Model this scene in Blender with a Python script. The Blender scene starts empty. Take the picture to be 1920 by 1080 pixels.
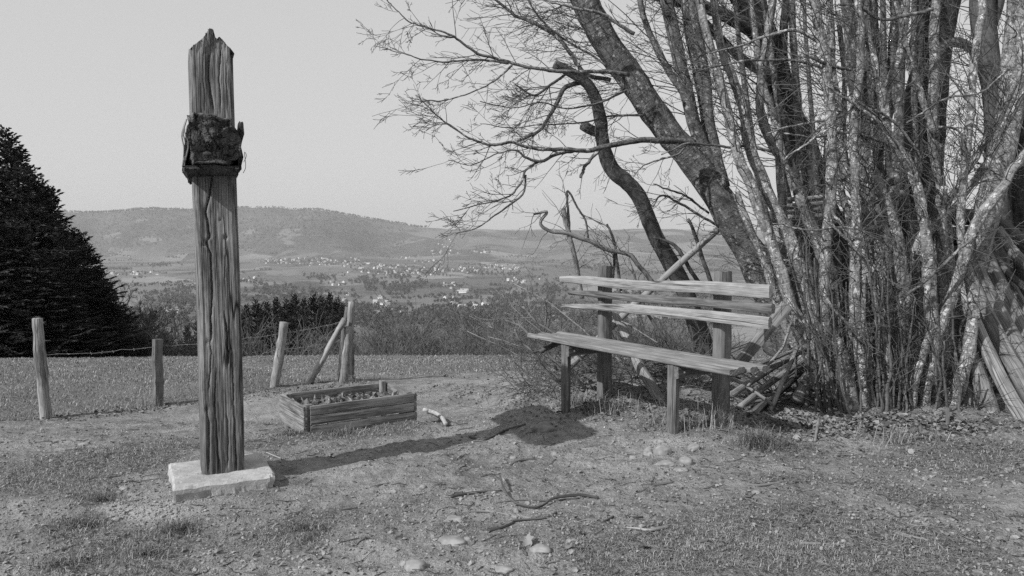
import bpy, bmesh, math, random
import numpy as np
from mathutils import Vector

scene = bpy.context.scene
C = scene.collection
R = math.radians

# ------------------------------------------------------------------ camera
EYE = 1.31
PITCH = R(4.2)
FPX = 1493.0                      # focal length in pixels of a 1920 px wide frame
cam_d = bpy.data.cameras.new('camera')
cam = bpy.data.objects.new('camera', cam_d)
C.objects.link(cam)
cam.location = (0, 0, EYE)
cam.rotation_euler = (R(90) - PITCH, 0, 0)
cam_d.sensor_width = 36.0
cam_d.lens = 36.0 * FPX / 1920.0
cam_d.clip_start = 0.05
cam_d.clip_end = 40000.0
scene.camera = cam

# ------------------------------------------------------------------ sky and sun (black-and-white film: the sky's brightness only)
SUN_EL = R(38.4)
SUN_TO = np.array([-0.79, -0.613])           # horizontal direction towards the sun
SUN_TO = SUN_TO / np.linalg.norm(SUN_TO)
world = bpy.data.worlds.new('World')
scene.world = world
world.use_nodes = True
wn, wl = world.node_tree.nodes, world.node_tree.links
wn.clear()
wo = wn.new('ShaderNodeOutputWorld')
bg = wn.new('ShaderNodeBackground')
sky = wn.new('ShaderNodeTexSky')
sky.sky_type = 'NISHITA'
sky.sun_disc = False
sky.sun_elevation = SUN_EL
sky.sun_rotation = math.atan2(SUN_TO[0], SUN_TO[1])
sky.altitude = 500
sky.air_density = 1.0
sky.dust_density = 2.5
sky.ozone_density = 1.0
bw = wn.new('ShaderNodeRGBToBW')
pw = wn.new('ShaderNodeMath'); pw.operation = 'POWER'; pw.inputs[1].default_value = 0.15
mu = wn.new('ShaderNodeMath'); mu.operation = 'MULTIPLY'; mu.inputs[1].default_value = 4.70
wl.new(sky.outputs[0], bw.inputs[0])
wl.new(bw.outputs[0], pw.inputs[0])
wl.new(pw.outputs[0], mu.inputs[0])
wl.new(mu.outputs[0], bg.inputs[0])
bg.inputs[1].default_value = 0.10
wl.new(bg.outputs[0], wo.inputs[0])

sun_d = bpy.data.lights.new('sun', 'SUN')
sun_d.energy = 4.2
sun_d.angle = R(0.55)
sun_d.color = (1, 1, 1)
sun = bpy.data.objects.new('sun', sun_d)
C.objects.link(sun)
sdir = Vector((-SUN_TO[0] * math.cos(SUN_EL), -SUN_TO[1] * math.cos(SUN_EL), -math.sin(SUN_EL)))
sun.rotation_euler = sdir.to_track_quat('-Z', 'Y').to_euler()
sun.location = (-20, -18, 30)

scene.view_settings.view_transform = 'Standard'
scene.view_settings.look = 'None'
scene.view_settings.exposure = 0.18
scene.view_settings.gamma = 1.0
scene.cycles.max_bounces = 5
scene.cycles.diffuse_bounces = 3
scene.cycles.transparent_max_bounces = 4
scene.cycles.volume_bounces = 0
scene.cycles.use_denoising = False
scene.cycles.use_adaptive_sampling = False

# ------------------------------------------------------------------ helpers
rng = np.random.default_rng(7)
SP, CP = math.sin(PITCH), math.cos(PITCH)

def ray(px, py):
    xc = (px - 960.0) / FPX
    yc = (540.0 - py) / FPX
    return np.array([xc, CP + yc * SP, -SP + yc * CP])

def P(px, py, Y):
    d = ray(px, py)
    return np.array([0, 0, EYE]) + d * (Y / d[1])

def hash2(i, j, seed):
    h = (i.astype(np.int64) * 374761393 + j.astype(np.int64) * 668265263 + seed * 974634777) & 0x7fffffff
    h = ((h ^ (h >> 13)) * 1274126177) & 0x7fffffff
    h = h ^ (h >> 16)
    return (h & 0xffff) / 65535.0

def vnoise(x, y, seed=0):
    x = np.asarray(x, float); y = np.asarray(y, float)
    i = np.floor(x); j = np.floor(y)
    u = x - i; v = y - j
    u = u * u * (3 - 2 * u); v = v * v * (3 - 2 * v)
    a = hash2(i, j, seed); b = hash2(i + 1, j, seed); c = hash2(i, j + 1, seed); d = hash2(i + 1, j + 1, seed)
    return (a * (1 - u) + b * u) * (1 - v) + (c * (1 - u) + d * u) * v - 0.5

def fnoise(x, y, seed=0, oct=4, gain=0.5):
    s = 0; a = 1.0; f = 1.0
    for o in range(oct):
        s = s + a * vnoise(np.asarray(x) * f + 17.3 * o, np.asarray(y) * f - 9.1 * o, seed + o)
        a *= gain; f *= 2.03
    return s

def sstep(a, b, x):
    t = np.clip((np.asarray(x, float) - a) / (b - a), 0, 1)
    return t * t * (3 - 2 * t)

# ---- terrain height
PE = np.array([0, 4.4, 5.3, 6.2, 7.0, 8.0, 9.0, 10.3, 14.0, 18.6, 22, 30, 45, 60, 100, 200, 500, 1000, 1800, 3000, 4500, 6000, 9000, 12000, 16000])
PZ = np.array([0, 0.0, -.07, -.20, -.40, -.61, -.665, -.69, -1.06, -1.66, -2.4, -4.9, -9.5, -14.5, -27, -52, -98, -146, -172, -178, -166, -130, -40, -12, -4])
HX = np.array([-400, 0, 110, 160, 200, 245, 290, 325, 360, 400, 440, 490, 530, 555, 600, 640, 680, 710, 745, 790, 850, 900, 960, 1030, 1100, 1200, 1400])
HY = np.array([402, 399, 396, 398, 398, 393, 390, 391, 394, 395, 392, 391, 392, 396, 395, 401, 406, 411, 417, 425.5, 431, 429.5, 433, 430, 434, 431, 434])

def height(x, y):
    x = np.asarray(x, float); y = np.asarray(y, float)
    yy = np.maximum(y, 0)
    e = np.sqrt(yy ** 2 + (0.30 * x) ** 2)
    z = np.interp(e, PE, PZ)
    r = np.sqrt(x * x + y * y)
    # bench terrace: level ground runs further back on the right
    t = sstep(-0.7, 0.9, x + 0.0 * y) * (1 - sstep(9.0, 14.0, e))
    lift = np.interp(e, [0, 4.4, 4.9, 5.7, 6.3, 7.5, 9, 14], [0, 0.02, 0.03, 0.0, 0.03, 0.02, -.2, -1.06])
    z = z * (1 - t) + lift * t
    z = z + 0.05 * np.exp(-(((x - 1.15) / 0.35) ** 2 + ((y - 5.35) / 0.4) ** 2))
    z = z + 0.06 * np.exp(-(((x + .78) / .25) ** 2 + ((y - 5.68) / .22) ** 2))
    z = z + 0.07 * np.exp(-(((x - 2.5) / 0.9) ** 2 + ((y - 5.9) / 0.8) ** 2))
    z = z - 0.012 * np.exp(-(((x + 1.62) / 0.35) ** 2 + ((y - 3.65) / 0.3) ** 2))
    near = (1 - sstep(20, 40, r)) * (1 - .85 * np.exp(-(((x + 1.5) / .42) ** 2 + ((y - 3.85) / .42) ** 2) ** 2))
    z = z + near * (0.045 * fnoise(x * 0.9, y * 0.9, 3, 3) + 0.022 * fnoise(x * 4, y * 4, 5, 3) + (0.016 * fnoise(x * 12, y * 12, 7, 3) + 0.007 * fnoise(x * 34, y * 34, 9, 2)) * (1 - sstep(8, 13, r)))
    far = sstep(250, 900, e)
    fz = 22 * fnoise(x / 900, y / 900, 21, 4) * sstep(900, 2500, e) + 7 * fnoise(x / 180, y / 260, 31, 3)
    z = z + far * fz * (1 - 0.5 * sstep(7000, 10000, e))
    # the wooded hill across the valley
    ys = np.maximum(y, 1.0)
    px = 960 + FPX * x / ys
    top = np.interp(px, HX, HY)
    zr = EYE + (430.4 - top) / FPX * 6000
    amp = np.maximum(zr + 128, 0) * (1 - sstep(1250, 1500, px)) * (y > 100)
    foot = 4600 + 900 * vnoise(px / 90, px * 0, 77) - 300 * sstep(600, 850, px)
    s = sstep(foot, 6000, y) * (1 - sstep(6050, 8000, y))
    z = z + amp * s + amp * 0.55 * s * (1 - s) * 2 * fnoise(x / 420, y / 500, 91, 4)
    return z

def hz(x, y):
    return float(height(np.array([x]), np.array([y]))[0])

GT0 = np.concatenate([np.linspace(1.5, 40, 160), np.geomspace(40, 15000, 240)[1:]])

def G(px, py, tmax=15000):
    d = ray(px, py)
    o = np.array([0, 0, EYE])[None]
    t = GT0
    for it in range(2):
        pts = o + d[None] * t[:, None]
        below = pts[:, 2] < height(pts[:, 0], pts[:, 1])
        if not below.any():
            return None
        k = max(int(np.argmax(below)), 1)
        p = pts[k]
        t = np.linspace(t[k - 1], t[k], 40)
    return np.array([p[0], p[1], hz(p[0], p[1])])

# ---- object bookkeeping
def tag(o, label=None, cat=None, group=None, kind=None):
    if label: o['label'] = label
    if cat: o['category'] = cat
    if group: o['group'] = group
    if kind: o['kind'] = kind
    return o

def thing(name, label, cat, loc=(0, 0, 0), group=None):
    o = bpy.data.objects.new(name, None)
    o.empty_display_size = 0.2
    C.objects.link(o)
    o.location = [float(v) for v in loc]
    return tag(o, label, cat, group)

def mesh(name, V, quads=None, tris=None, mats=(), gc=None, mi=None, smooth=True, attrs=None):
    V = np.asarray(V, np.float32)
    q = np.asarray(quads if quads is not None and len(quads) else np.zeros((0, 4)), np.int32).reshape(-1, 4)
    t = np.asarray(tris if tris is not None and len(tris) else np.zeros((0, 3)), np.int32).reshape(-1, 3)
    me = bpy.data.meshes.new(name)
    me.vertices.add(len(V)); me.vertices.foreach_set('co', V.ravel())
    nl = q.size + t.size
    me.loops.add(nl)
    me.loops.foreach_set('vertex_index', np.concatenate([q.ravel(), t.ravel()]).astype(np.int32))
    me.polygons.add(len(q) + len(t))
    ls = np.concatenate([np.arange(len(q)) * 4, q.size + np.arange(len(t)) * 3]).astype(np.int32)
    me.polygons.foreach_set('loop_start', ls)
    if mi is not None: me.polygons.foreach_set('material_index', np.asarray(mi, np.int32))
    for m in mats: me.materials.append(m)
    if gc is not None:
        a = me.attributes.new('gc', 'FLOAT_VECTOR', 'POINT')
        a.data.foreach_set('vector', np.asarray(gc, np.float32).ravel())
    for k, arr in (attrs or {}).items():
        a = me.attributes.new(k, 'FLOAT', 'POINT')
        a.data.foreach_set('value', np.asarray(arr, np.float32).ravel())
    me.update(calc_edges=True)
    me.validate()
    me.polygons.foreach_set('use_smooth', np.full(len(me.polygons), smooth))
    return me

def obj(name, me, parent=None):
    o = bpy.data.objects.new(name, me)
    C.objects.link(o)
    if parent is not None: o.parent = parent
    return o

# ---- tubes: many polylines in one mesh
def catmull(pts, n):
    pts = np.asarray(pts, float)
    m = len(pts)
    ext = np.vstack([2 * pts[0] - pts[1], pts, 2 * pts[-1] - pts[-2]])
    ts = np.linspace(0, m - 1 - 1e-9, n)
    i = np.floor(ts).astype(int); u = (ts - i)[:, None]
    p0, p1, p2, p3 = ext[i], ext[i + 1], ext[i + 2], ext[i + 3]
    return 0.5 * ((2 * p1) + (-p0 + p2) * u + (2 * p0 - 5 * p1 + 4 * p2 - p3) * u ** 2 + (-p0 + 3 * p1 - 3 * p2 + p3) * u ** 3)

def tubes(polys, k, lump=0.0, cap=True):
    V = []; Q = []; T = []; Gc = []
    off = 0
    ang = np.arange(k) * 2 * math.pi / k
    ca, sa = np.cos(ang), np.sin(ang)
    for (p, r) in polys:
        p = np.asarray(p, float); r = np.asarray(r, float)
        n = len(p)
        t = np.gradient(p, axis=0)
        t /= np.linalg.norm(t, axis=1)[:, None] + 1e-12
        mean = t.mean(0)
        ref = np.eye(3)[int(np.argmin(np.abs(mean)))]
        a = np.cross(t, ref); a /= np.linalg.norm(a, axis=1)[:, None] + 1e-12
        b = np.cross(t, a)
        s = np.concatenate([[0], np.cumsum(np.linalg.norm(np.diff(p, axis=0), axis=1))])
        sd = (abs(p[0, 0]) * 7.31 + abs(p[0, 2]) * 3.7) % 10
        rr = r[:, None] * np.ones((1, k))
        if lump:
            rr = rr * (1 + lump * 2 * fnoise(s[:, None] * 5 + 0 * ca[None], 2.2 * ca[None] + 1.3 * sa[None] + sd + 0 * s[:, None], 13, 3)
                       + lump * 1.2 * vnoise(ca[None] * 1.5 + sd + 0 * s[:, None], sa[None] * 1.5 + s[:, None] * 0.8, 4))
        v = p[:, None, :] + rr[..., None] * (ca[None, :, None] * a[:, None, :] + sa[None, :, None] * b[:, None, :])
        V.append(v.reshape(-1, 3))
        g = np.stack([rr * ca[None] + sd, rr * sa[None] + sd * 0.7, s[:, None] + sd + 0 * rr], -1)
        Gc.append(g.reshape(-1, 3))
        i = np.arange(n - 1)[:, None] * k
        j = np.arange(k)[None]
        j2 = (j + 1) % k
        q = np.stack([i + j, i + j2, i + k + j2, i + k + j], -1).reshape(-1, 4) + off
        Q.append(q)
        nv = n * k
        if cap and r[-1] > 0.002:
            V.append(np.array([p[0] - t[0] * r[0] * 0.05, p[-1] + t[-1] * r[-1] * 0.05]))
            Gc.append(np.array([[sd, sd * .7, sd], [sd, sd * .7, sd + s[-1]]]))
            c0, c1 = off + nv, off + nv + 1
            jj = np.arange(k); jj2 = (jj + 1) % k
            T.append(np.stack([np.full(k, c0), off + jj2, off + jj], -1))
            T.append(np.stack([np.full(k, c1), off + (n - 1) * k + jj, off + (n - 1) * k + jj2], -1))
            nv += 2
        off += nv
    return np.vstack(V), np.vstack(Q), (np.vstack(T) if T else None), np.vstack(Gc)

def tube_obj(name, polys, k, mat, parent=None, loc=(0, 0, 0), lump=0.0, cap=True, extra=None):
    V, Q, T, Gc = tubes(polys, k, lump, cap)
    V = V - np.asarray(loc)[None]
    me = mesh(name, V, Q, T, [mat], Gc)
    return obj(name, me, parent)

# ---- plank: rounded bar along ex, with wear
def plank(name, o, ex, ey, ez, L, W, T, mat, parent=None, loc=(0, 0, 0), n=28, wear=0.0022, wfun=None, ofun=None, bev=0.004, seed=0, zbend=None):
    o = np.asarray(o, float); ex, ey, ez = (np.asarray(v, float) for v in (ex, ey, ez))
    m = 5
    us = np.linspace(-1, 1, m)
    prof = []
    for u in us: prof.append((u, -1))
    for u in us[1:]: prof.append((1, u))
    for u in us[::-1][1:]: prof.append((u, 1))
    for u in us[::-1][1:-1]: prof.append((-1, u))
    prof = np.array(prof)
    k = len(prof)
    s = np.linspace(0, 1, n)
    w = np.array([W if wfun is None else W * wfun(t) for t in s])
    oy = np.array([0 if ofun is None else ofun(t) for t in s])
    ob = np.array([0 if zbend is None else zbend(t) for t in s])
    cy = prof[:, 0]; cz = prof[:, 1]
    corner = (np.abs(cy) > .99) & (np.abs(cz) > .99)
    Y = cy[None] * (w[:, None] / 2) - corner[None] * np.sign(cy)[None] * bev
    Z = cz[None] * (T / 2) + 0 * Y - corner[None] * np.sign(cz)[None] * bev
    nz = fnoise(s[:, None] * L * 6 + seed * 3.1, cy[None] * 2 + cz[None] * 1.7 + seed, 41 + seed, 3)
    nz2 = fnoise(s[:, None] * L * 3 + seed * 1.1, cy[None] * 3 - cz[None] * 2.7 + seed, 57 + seed, 3)
    Y = Y + wear * 2 * nz + oy[:, None]
    Z = Z + wear * 2 * nz2 + ob[:, None]
    X = s[:, None] * L + 0 * Y
    endw = np.zeros(n); endw[0] = -1; endw[-1] = 1
    X = X + endw[:, None] * wear * 2 * fnoise(cy * 3 + seed, cz * 3, 61, 2)[None]
    V = o[None, None] + X[..., None] * ex + Y[..., None] * ey + Z[..., None] * ez
    gc = np.stack([Y + seed * 1.3, Z + seed * .7, X + seed * 2.1], -1)
    i = np.arange(n - 1)[:, None] * k; j = np.arange(k)[None]; j2 = (j + 1) % k
    Q = np.stack([i + j, i + j2, i + k + j2, i + k + j], -1).reshape(-1, 4)
    V = V.reshape(-1, 3); gc = gc.reshape(-1, 3)
    c0 = V[:k].mean(0); c1 = V[-k:].mean(0)
    V = np.vstack([V, c0, c1]); gc = np.vstack([gc, gc[:k].mean(0), gc[-k:].mean(0)])
    jj = np.arange(k); jj2 = (jj + 1) % k
    Tt = np.vstack([np.stack([np.full(k, n * k), jj2, jj], -1), np.stack([np.full(k, n * k + 1), (n - 1) * k + jj, (n - 1) * k + jj2], -1)])
    if np.dot(np.cross(ex, ey), ez) > 0:
        Q = Q[:, ::-1]; Tt = Tt[:, ::-1]
    me = mesh(name, V - np.asarray(loc)[None], Q, Tt, [mat], gc, smooth=False)
    return obj(name, me, parent)

def diamonds(base, D, S, L, W):
    """flat leaf-sized blades: base point, direction, side vector, length, width"""
    L = np.asarray(L)[:, None]; W = np.asarray(W)[:, None]
    a = base; c = base + D * L
    m = base + D * L * 0.45
    b = m + S * W * 0.5; d = m - S * W * 0.5
    V = np.stack([a, b, c, d], 1).reshape(-1, 3)
    Q = np.arange(len(V)).reshape(-1, 4)
    return V, Q

def unit(v):
    return v / (np.linalg.norm(v, axis=-1, keepdims=True) + 1e-9)

# ------------------------------------------------------------------ materials
class NT:
    def __init__(s, name, rough=0.9, spec=0.15):
        s.m = bpy.data.materials.new(name); s.m.use_nodes = True
        s.t = s.m.node_tree; s.n = s.t.nodes; s.l = s.t.links
        s.bsdf = s.n['Principled BSDF']
        s.bsdf.inputs['Roughness'].default_value = rough
        s.bsdf.inputs['Specular IOR Level'].default_value = spec
    def _in(s, sock, v):
        if hasattr(v, 'is_linked'): s.l.new(v, sock)
        elif isinstance(v, (int, float)) and sock.type in ('RGBA',): sock.default_value = (v, v, v, 1)
        else: sock.default_value = v
    def attr(s, name, out='Vector'):
        a = s.n.new('ShaderNodeAttribute'); a.attribute_name = name; return a.outputs[out]
    def obj(s):
        return s.n.new('ShaderNodeTexCoord').outputs['Object']
    def sc(s, v, x, y, z, off=(0, 0, 0)):
        m = s.n.new('ShaderNodeMapping'); s.l.new(v, m.inputs[0]); m.inputs['Scale'].default_value = (x, y, z); m.inputs['Location'].default_value = off; return m.outputs[0]
    def noise(s, v, scale=1, detail=4, rough=.55, dist=0):
        t = s.n.new('ShaderNodeTexNoise'); s.l.new(v, t.inputs['Vector'])
        t.inputs['Scale'].default_value = scale; t.inputs['Detail'].default_value = detail
        t.inputs['Roughness'].default_value = rough; t.inputs['Distortion'].default_value = dist
        return t.outputs['Fac']
    def vor(s, v, scale=1, feat='F1', out='Distance', rnd=1):
        t = s.n.new('ShaderNodeTexVoronoi'); t.feature = feat; s.l.new(v, t.inputs['Vector'])
        t.inputs['Scale'].default_value = scale; t.inputs['Randomness'].default_value = rnd
        return t.outputs[out]
    def ramp(s, f, a, b, lo=0., hi=1.):
        t = s.n.new('ShaderNodeMapRange'); s.l.new(f, t.inputs[0]); t.interpolation_type = 'SMOOTHSTEP'
        t.inputs[1].default_value = a; t.inputs[2].default_value = b; t.inputs[3].default_value = lo; t.inputs[4].default_value = hi
        return t.outputs[0]
    def math(s, op, a, b=0.0):
        t = s.n.new('ShaderNodeMath'); t.operation = op; s._in(t.inputs[0], a); s._in(t.inputs[1], b); return t.outputs[0]
    def mix(s, f, a, b):
        t = s.n.new('ShaderNodeMix'); t.data_type = 'FLOAT'
        s._in(t.inputs[0], f); s._in(t.inputs[2], a); s._in(t.inputs[3], b); return t.outputs[0]
    def addv(s, a, b):
        t = s.n.new('ShaderNodeVectorMath'); t.operation = 'ADD'; s.l.new(a, t.inputs[0]); s.l.new(b, t.inputs[1]); return t.outputs[0]
    def color(s, v):
        s.l.new(v, s.bsdf.inputs['Base Color'])
    def bump(s, h, strength=.5, dist=.01, prev=None):
        b = s.n.new('ShaderNodeBump'); b.inputs['Strength'].default_value = strength; b.inputs['Distance'].default_value = dist
        s.l.new(h, b.inputs['Height'])
        if prev is not None: s.l.new(prev, b.inputs['Normal'])
        s.l.new(b.outputs[0], s.bsdf.inputs['Normal']); return b.outputs[0]

def wood_mat(name, lo, hi, bump=.6, crack=.5, bd=.006, sawn=False, stain=False):
    n = NT(name, .85, .2); g = n.attr('gc')
    fine = n.noise(n.sc(g, 170, 170, 5), 1, 3, .65)
    mid = n.noise(n.sc(g, 38, 38, 1.6), 1, 4, .6, .4)
    broad = n.noise(n.sc(g, 9, 9, 2.5), 1, 3)
    blot = n.noise(n.sc(g, 28, 28, 9), 1, 4, .6)
    crk = n.ramp(n.math('ABSOLUTE', n.math('SUBTRACT', n.noise(n.sc(g, 26, 26, .9, (3, 1, 7)), 1, 2, .4, .3), .5)), 0.0, .035, 1., 0.)
    cm = n.math('MULTIPLY', crk, n.ramp(n.noise(n.sc(g, 7, 7, 1.2, (1, 8, 2)), 1, 2), .45, .6, 0, crack))
    wf, wm, wb, wt = (.55, .12, .33, .35) if sawn else (.55, .30, .3, .2)
    f = n.math('ADD', n.math('MULTIPLY', fine, wf), n.math('ADD', n.math('MULTIPLY', mid, wm), n.math('ADD', n.math('MULTIPLY', broad, wb), n.math('MULTIPLY', blot, wt))))
    c = n.ramp(f, .545, .80, lo, hi)
    c = n.mix(cm, c, lo * .25)
    if stain:
        sp = n.n.new('ShaderNodeSeparateXYZ'); n.l.new(g, sp.inputs[0])
        c = n.math('MULTIPLY', c, n.ramp(n.math('ADD', sp.outputs[2], n.math('MULTIPLY', blot, .5)), .25, .95, .62, 1.0))
    n.color(c)
    h = n.math('SUBTRACT', n.math('ADD', n.math('MULTIPLY', fine, .8), n.math('MULTIPLY', mid, .3 if sawn else .6)), n.math('MULTIPLY', cm, 1.5))
    n.bump(h, bump, bd)
    return n.m

def bark_mat(name, lo, hi, lichen=.5, lic=.5, bump=.7, ridg=0.0):
    n = NT(name, .95, .08); g = n.attr('gc')
    a = n.noise(n.sc(g, 22, 22, 9), 1, 5, .65)
    b = n.noise(n.sc(g, 90, 90, 40), 1, 3, .6)
    rings = n.noise(n.sc(g, 8, 8, 110), 1, 2, .5, .3)
    c = n.ramp(n.math('ADD', n.math('MULTIPLY', a, .5), n.math('ADD', n.math('MULTIPLY', b, .3), n.math('MULTIPLY', rings, .2))), .40, .61, lo, hi)
    v = n.vor(n.addv(n.sc(g, 24, 24, 20), n.sc(g, 0, 0, 0)), 1)
    msk = n.noise(n.sc(g, 9, 9, 4, (5, 2, 1)), 1, 3, .6)
    nz = n.noise(n.sc(g, 120, 120, 90), 1, 2)
    dd = n.math('ADD', v, n.math('ADD', n.math('MULTIPLY', n.math('SUBTRACT', nz, .5), 1.1), n.math('MULTIPLY', n.math('SUBTRACT', n.noise(n.sc(g, 40, 40, 40), 1, 2), .5), .9)))
    spot = n.math('MULTIPLY', n.ramp(dd, .22, .40, 1, 0), n.ramp(msk, .62 - .3 * lichen, .72 - .3 * lichen, 0, 1))
    v2 = n.vor(n.sc(g, 70, 70, 50, (2, 2, 2)), 1)
    spot2 = n.math('MULTIPLY', n.ramp(v2, .2, .3, .7, 0), n.ramp(n.noise(n.sc(g, 14, 14, 7, (9, 2, 1)), 1, 3), .66 - .3 * lichen, .76 - .3 * lichen, 0, 1))
    sp = n.math('MAXIMUM', spot, spot2)
    n.color(n.mix(sp, c, lic))
    h = n.math('ADD', a, n.math('ADD', n.math('MULTIPLY', b, .4), n.math('ADD', n.math('MULTIPLY', rings, .3), n.math('MULTIPLY', sp, .25))))
    if ridg:
        h = n.math('ADD', h, n.math('MULTIPLY', n.noise(n.sc(g, 45, 45, 3), 1, 3, .6), ridg))
    n.bump(h, bump, .012)
    return n.m

def plain(name, v, var=.3, scale=30, rough=.9, spec=.1, trans=0):
    n = NT(name, rough, spec)
    f = n.noise(n.obj(), scale, 4, .6)
    n.color(n.ramp(f, .3, .7, v * (1 - var), v * (1 + var)))
    n.bump(f, .4, .004)
    return n.m

def leafy(name, lo, hi, scale=3):
    """foliage and litter: tone varies from piece to piece (per-point attribute 'tone')"""
    n = NT(name, .85, .12)
    t = n.attr('tone', 'Fac')
    n.color(n.ramp(t, 0, 1, lo, hi))
    return n.m

M_post = wood_mat('weathered_post_wood', .055, .29, 1.0, .95, .008, False, True)
M_rot = wood_mat('rotten_dark_wood', .014, .10, 1.0, .8, .012)
M_bench = wood_mat('grey_bench_wood', .14, .26, .5, .6, .004, True)
M_benchpale = wood_mat('bleached_bench_wood', .18, .33, .6, .9, .005, True)
M_benchdark = wood_mat('brown_bench_wood', .075, .19, .5, .6, .004, True)
M_fence = wood_mat('fence_post_wood', .13, .38, .8, .7)
M_fencedk = wood_mat('dark_fence_wood', .08, .2, .8, .7)
M_plant = wood_mat('planter_board_wood', .09, .27, .6, .7, .004, True)
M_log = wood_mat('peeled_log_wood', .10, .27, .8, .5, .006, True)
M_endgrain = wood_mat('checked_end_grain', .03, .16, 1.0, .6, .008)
M_logdk = wood_mat('log_bark_painted_shade', .045, .13, .8, .5, .006, True)  # darker copy of the log wood, with shade put into its colour
M_pale = wood_mat('bleached_stick_wood', .22, .46, .5, .4, .006, True)
M_stick = wood_mat('dark_stick_bark', .045, .12, .6, .3)
M_stickp = wood_mat('grey_stick_bark', .16, .32, .6, .3)
M_bark = bark_mat('lichen_bark', .085, .30, .74, .50, 1.0)
M_barkT = bark_mat('grey_trunk_bark', .045, .18, .66, .34, 1.0)
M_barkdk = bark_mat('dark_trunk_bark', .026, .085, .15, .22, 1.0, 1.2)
M_barksm = bark_mat('smooth_bark', .07, .14, .12, .32, .6)
M_twig = plain('twig_bark', .105, .35, 8)
M_twigfar = plain('scrub_bark', .12, .4, 3)
M_twigpale = plain('pale_twig_bark', .20, .4, 8)
M_wire = plain('rusty_wire', .20, .3, 60, .6, .3)
M_stone = plain('grey_stone', .25, .3, 16, .85, .2)
M_stonedk = plain('shade_toned_stone', .19, .25, 16, .85, .2)  # grey stone darkened in colour for the two lying in the beam's shadow
M_iron = plain('iron_bolt', .10, .3, 60, .5, .5)
M_needle = leafy('spruce_needles', .014, .085)
M_grass = leafy('short_grass', .075, .42)
M_litter = leafy('dry_leaves', .06, .27)
M_chip = leafy('pale_chips', .30, .62)
M_farleaf = leafy('far_tree_crowns', .03, .085)
M_bush = leafy('bare_twigs', .06, .15)
M_hilltree = leafy('far_hill_crowns', .065, .105)

def concrete():
    n = NT('old_concrete', .9, .15); o = n.obj()
    a = n.noise(o, 9, 5, .65); b = n.noise(o, 90, 3, .7); st = n.noise(n.sc(o, 1, 1, 1, (4, 2, 1)), 4, 4, .6, .5)
    f = n.math('ADD', n.math('MULTIPLY', a, .5), n.math('ADD', n.math('MULTIPLY', b, .3), n.math('MULTIPLY', st, .3)))
    n.color(n.ramp(f, .42, .68, .27, .46))
    n.bump(n.math('ADD', b, n.math('MULTIPLY', a, .7)), .55, .006)
    return n.m
M_conc = concrete()

def ground_mat():
    n = NT('trodden_earth', .97, .04); o = n.obj()
    cov = n.attr('cov', 'Fac'); pale = n.attr('pale', 'Fac')
    big = n.noise(o, 1.3, 5, .6); mid = n.noise(o, 7, 5, .65); fine = n.noise(o, 45, 4, .7); grit = n.noise(o, 160, 2, .7)
    dirt = n.ramp(n.math('ADD', n.math('MULTIPLY', big, .3), n.math('ADD', n.math('MULTIPLY', mid, .3), n.math('ADD', n.math('MULTIPLY', fine, .3), n.math('MULTIPLY', grit, .25)))), .44, .71, .14, .36)
    dirt = n.mix(pale, dirt, .42)
    gr = n.ramp(n.math('ADD', n.math('MULTIPLY', fine, .6), n.math('MULTIPLY', grit, .5)), .42, .68, .06, .27)
    edge = n.math('ADD', cov, n.math('MULTIPLY', n.math('SUBTRACT', n.math('ADD', n.math('MULTIPLY', mid, .5), n.math('MULTIPLY', fine, .5)), .5), 1.3))
    f = n.ramp(edge, .35, .7)
    c = n.mix(f, dirt, gr)
    peb = n.vor(n.addv(n.sc(o, 42, 42, 42), o), 1)
    pm = n.math('MULTIPLY', n.ramp(peb, .13, .2, 1, 0), n.ramp(n.noise(o, 5, 3), .52, .62, 0, .75))
    c = n.mix(pm, c, .42)
    n.color(c)
    h = n.math('ADD', n.math('MULTIPLY', mid, 1.0), n.math('ADD', n.math('MULTIPLY', fine, .55), n.math('ADD', n.math('MULTIPLY', grit, .18), n.math('MULTIPLY', pm, .12))))
    n.bump(h, 1.0, .045)
    return n.m
M_ground = ground_mat()

def valley_mat():
    n = NT('valley_fields', 1, 0); o = n.obj()
    d = n.noise(o, .004, 4, .6)
    cmb = n.n.new('ShaderNodeCombineXYZ'); n.l.new(n.math('MULTIPLY', d, 320), cmb.inputs[0]); n.l.new(n.math('MULTIPLY', d, 260), cmb.inputs[1])
    q = n.addv(o, cmb.outputs[0])
    cell = n.vor(n.sc(q, 1 / 240, 1 / 330, 0), 1, 'F1', 'Color')
    sep = n.n.new('ShaderNodeSeparateColor'); n.l.new(cell, sep.inputs[0])
    fld = n.ramp(sep.outputs[0], 0, 1, .105, .17)
    fld = n.mix(n.ramp(sep.outputs[1], .86, .93), fld, .225)
    w = n.ramp(n.noise(n.sc(o, 1 / 420, 1 / 650, 0), 1, 5, .62), .50, .58)
    tex = n.noise(o, .05, 4, .75)
    c = n.mix(w, fld, n.ramp(tex, .3, .7, .045, .10))
    c = n.mix(n.ramp(n.noise(n.sc(o, 1 / 60, 1 / 120, 0), 1, 4, .7), .56, .66, 0, .6), c, .06)
    n.color(c)
    n.bump(tex, .5, 6)
    return n.m
M_valley = valley_mat()

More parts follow.
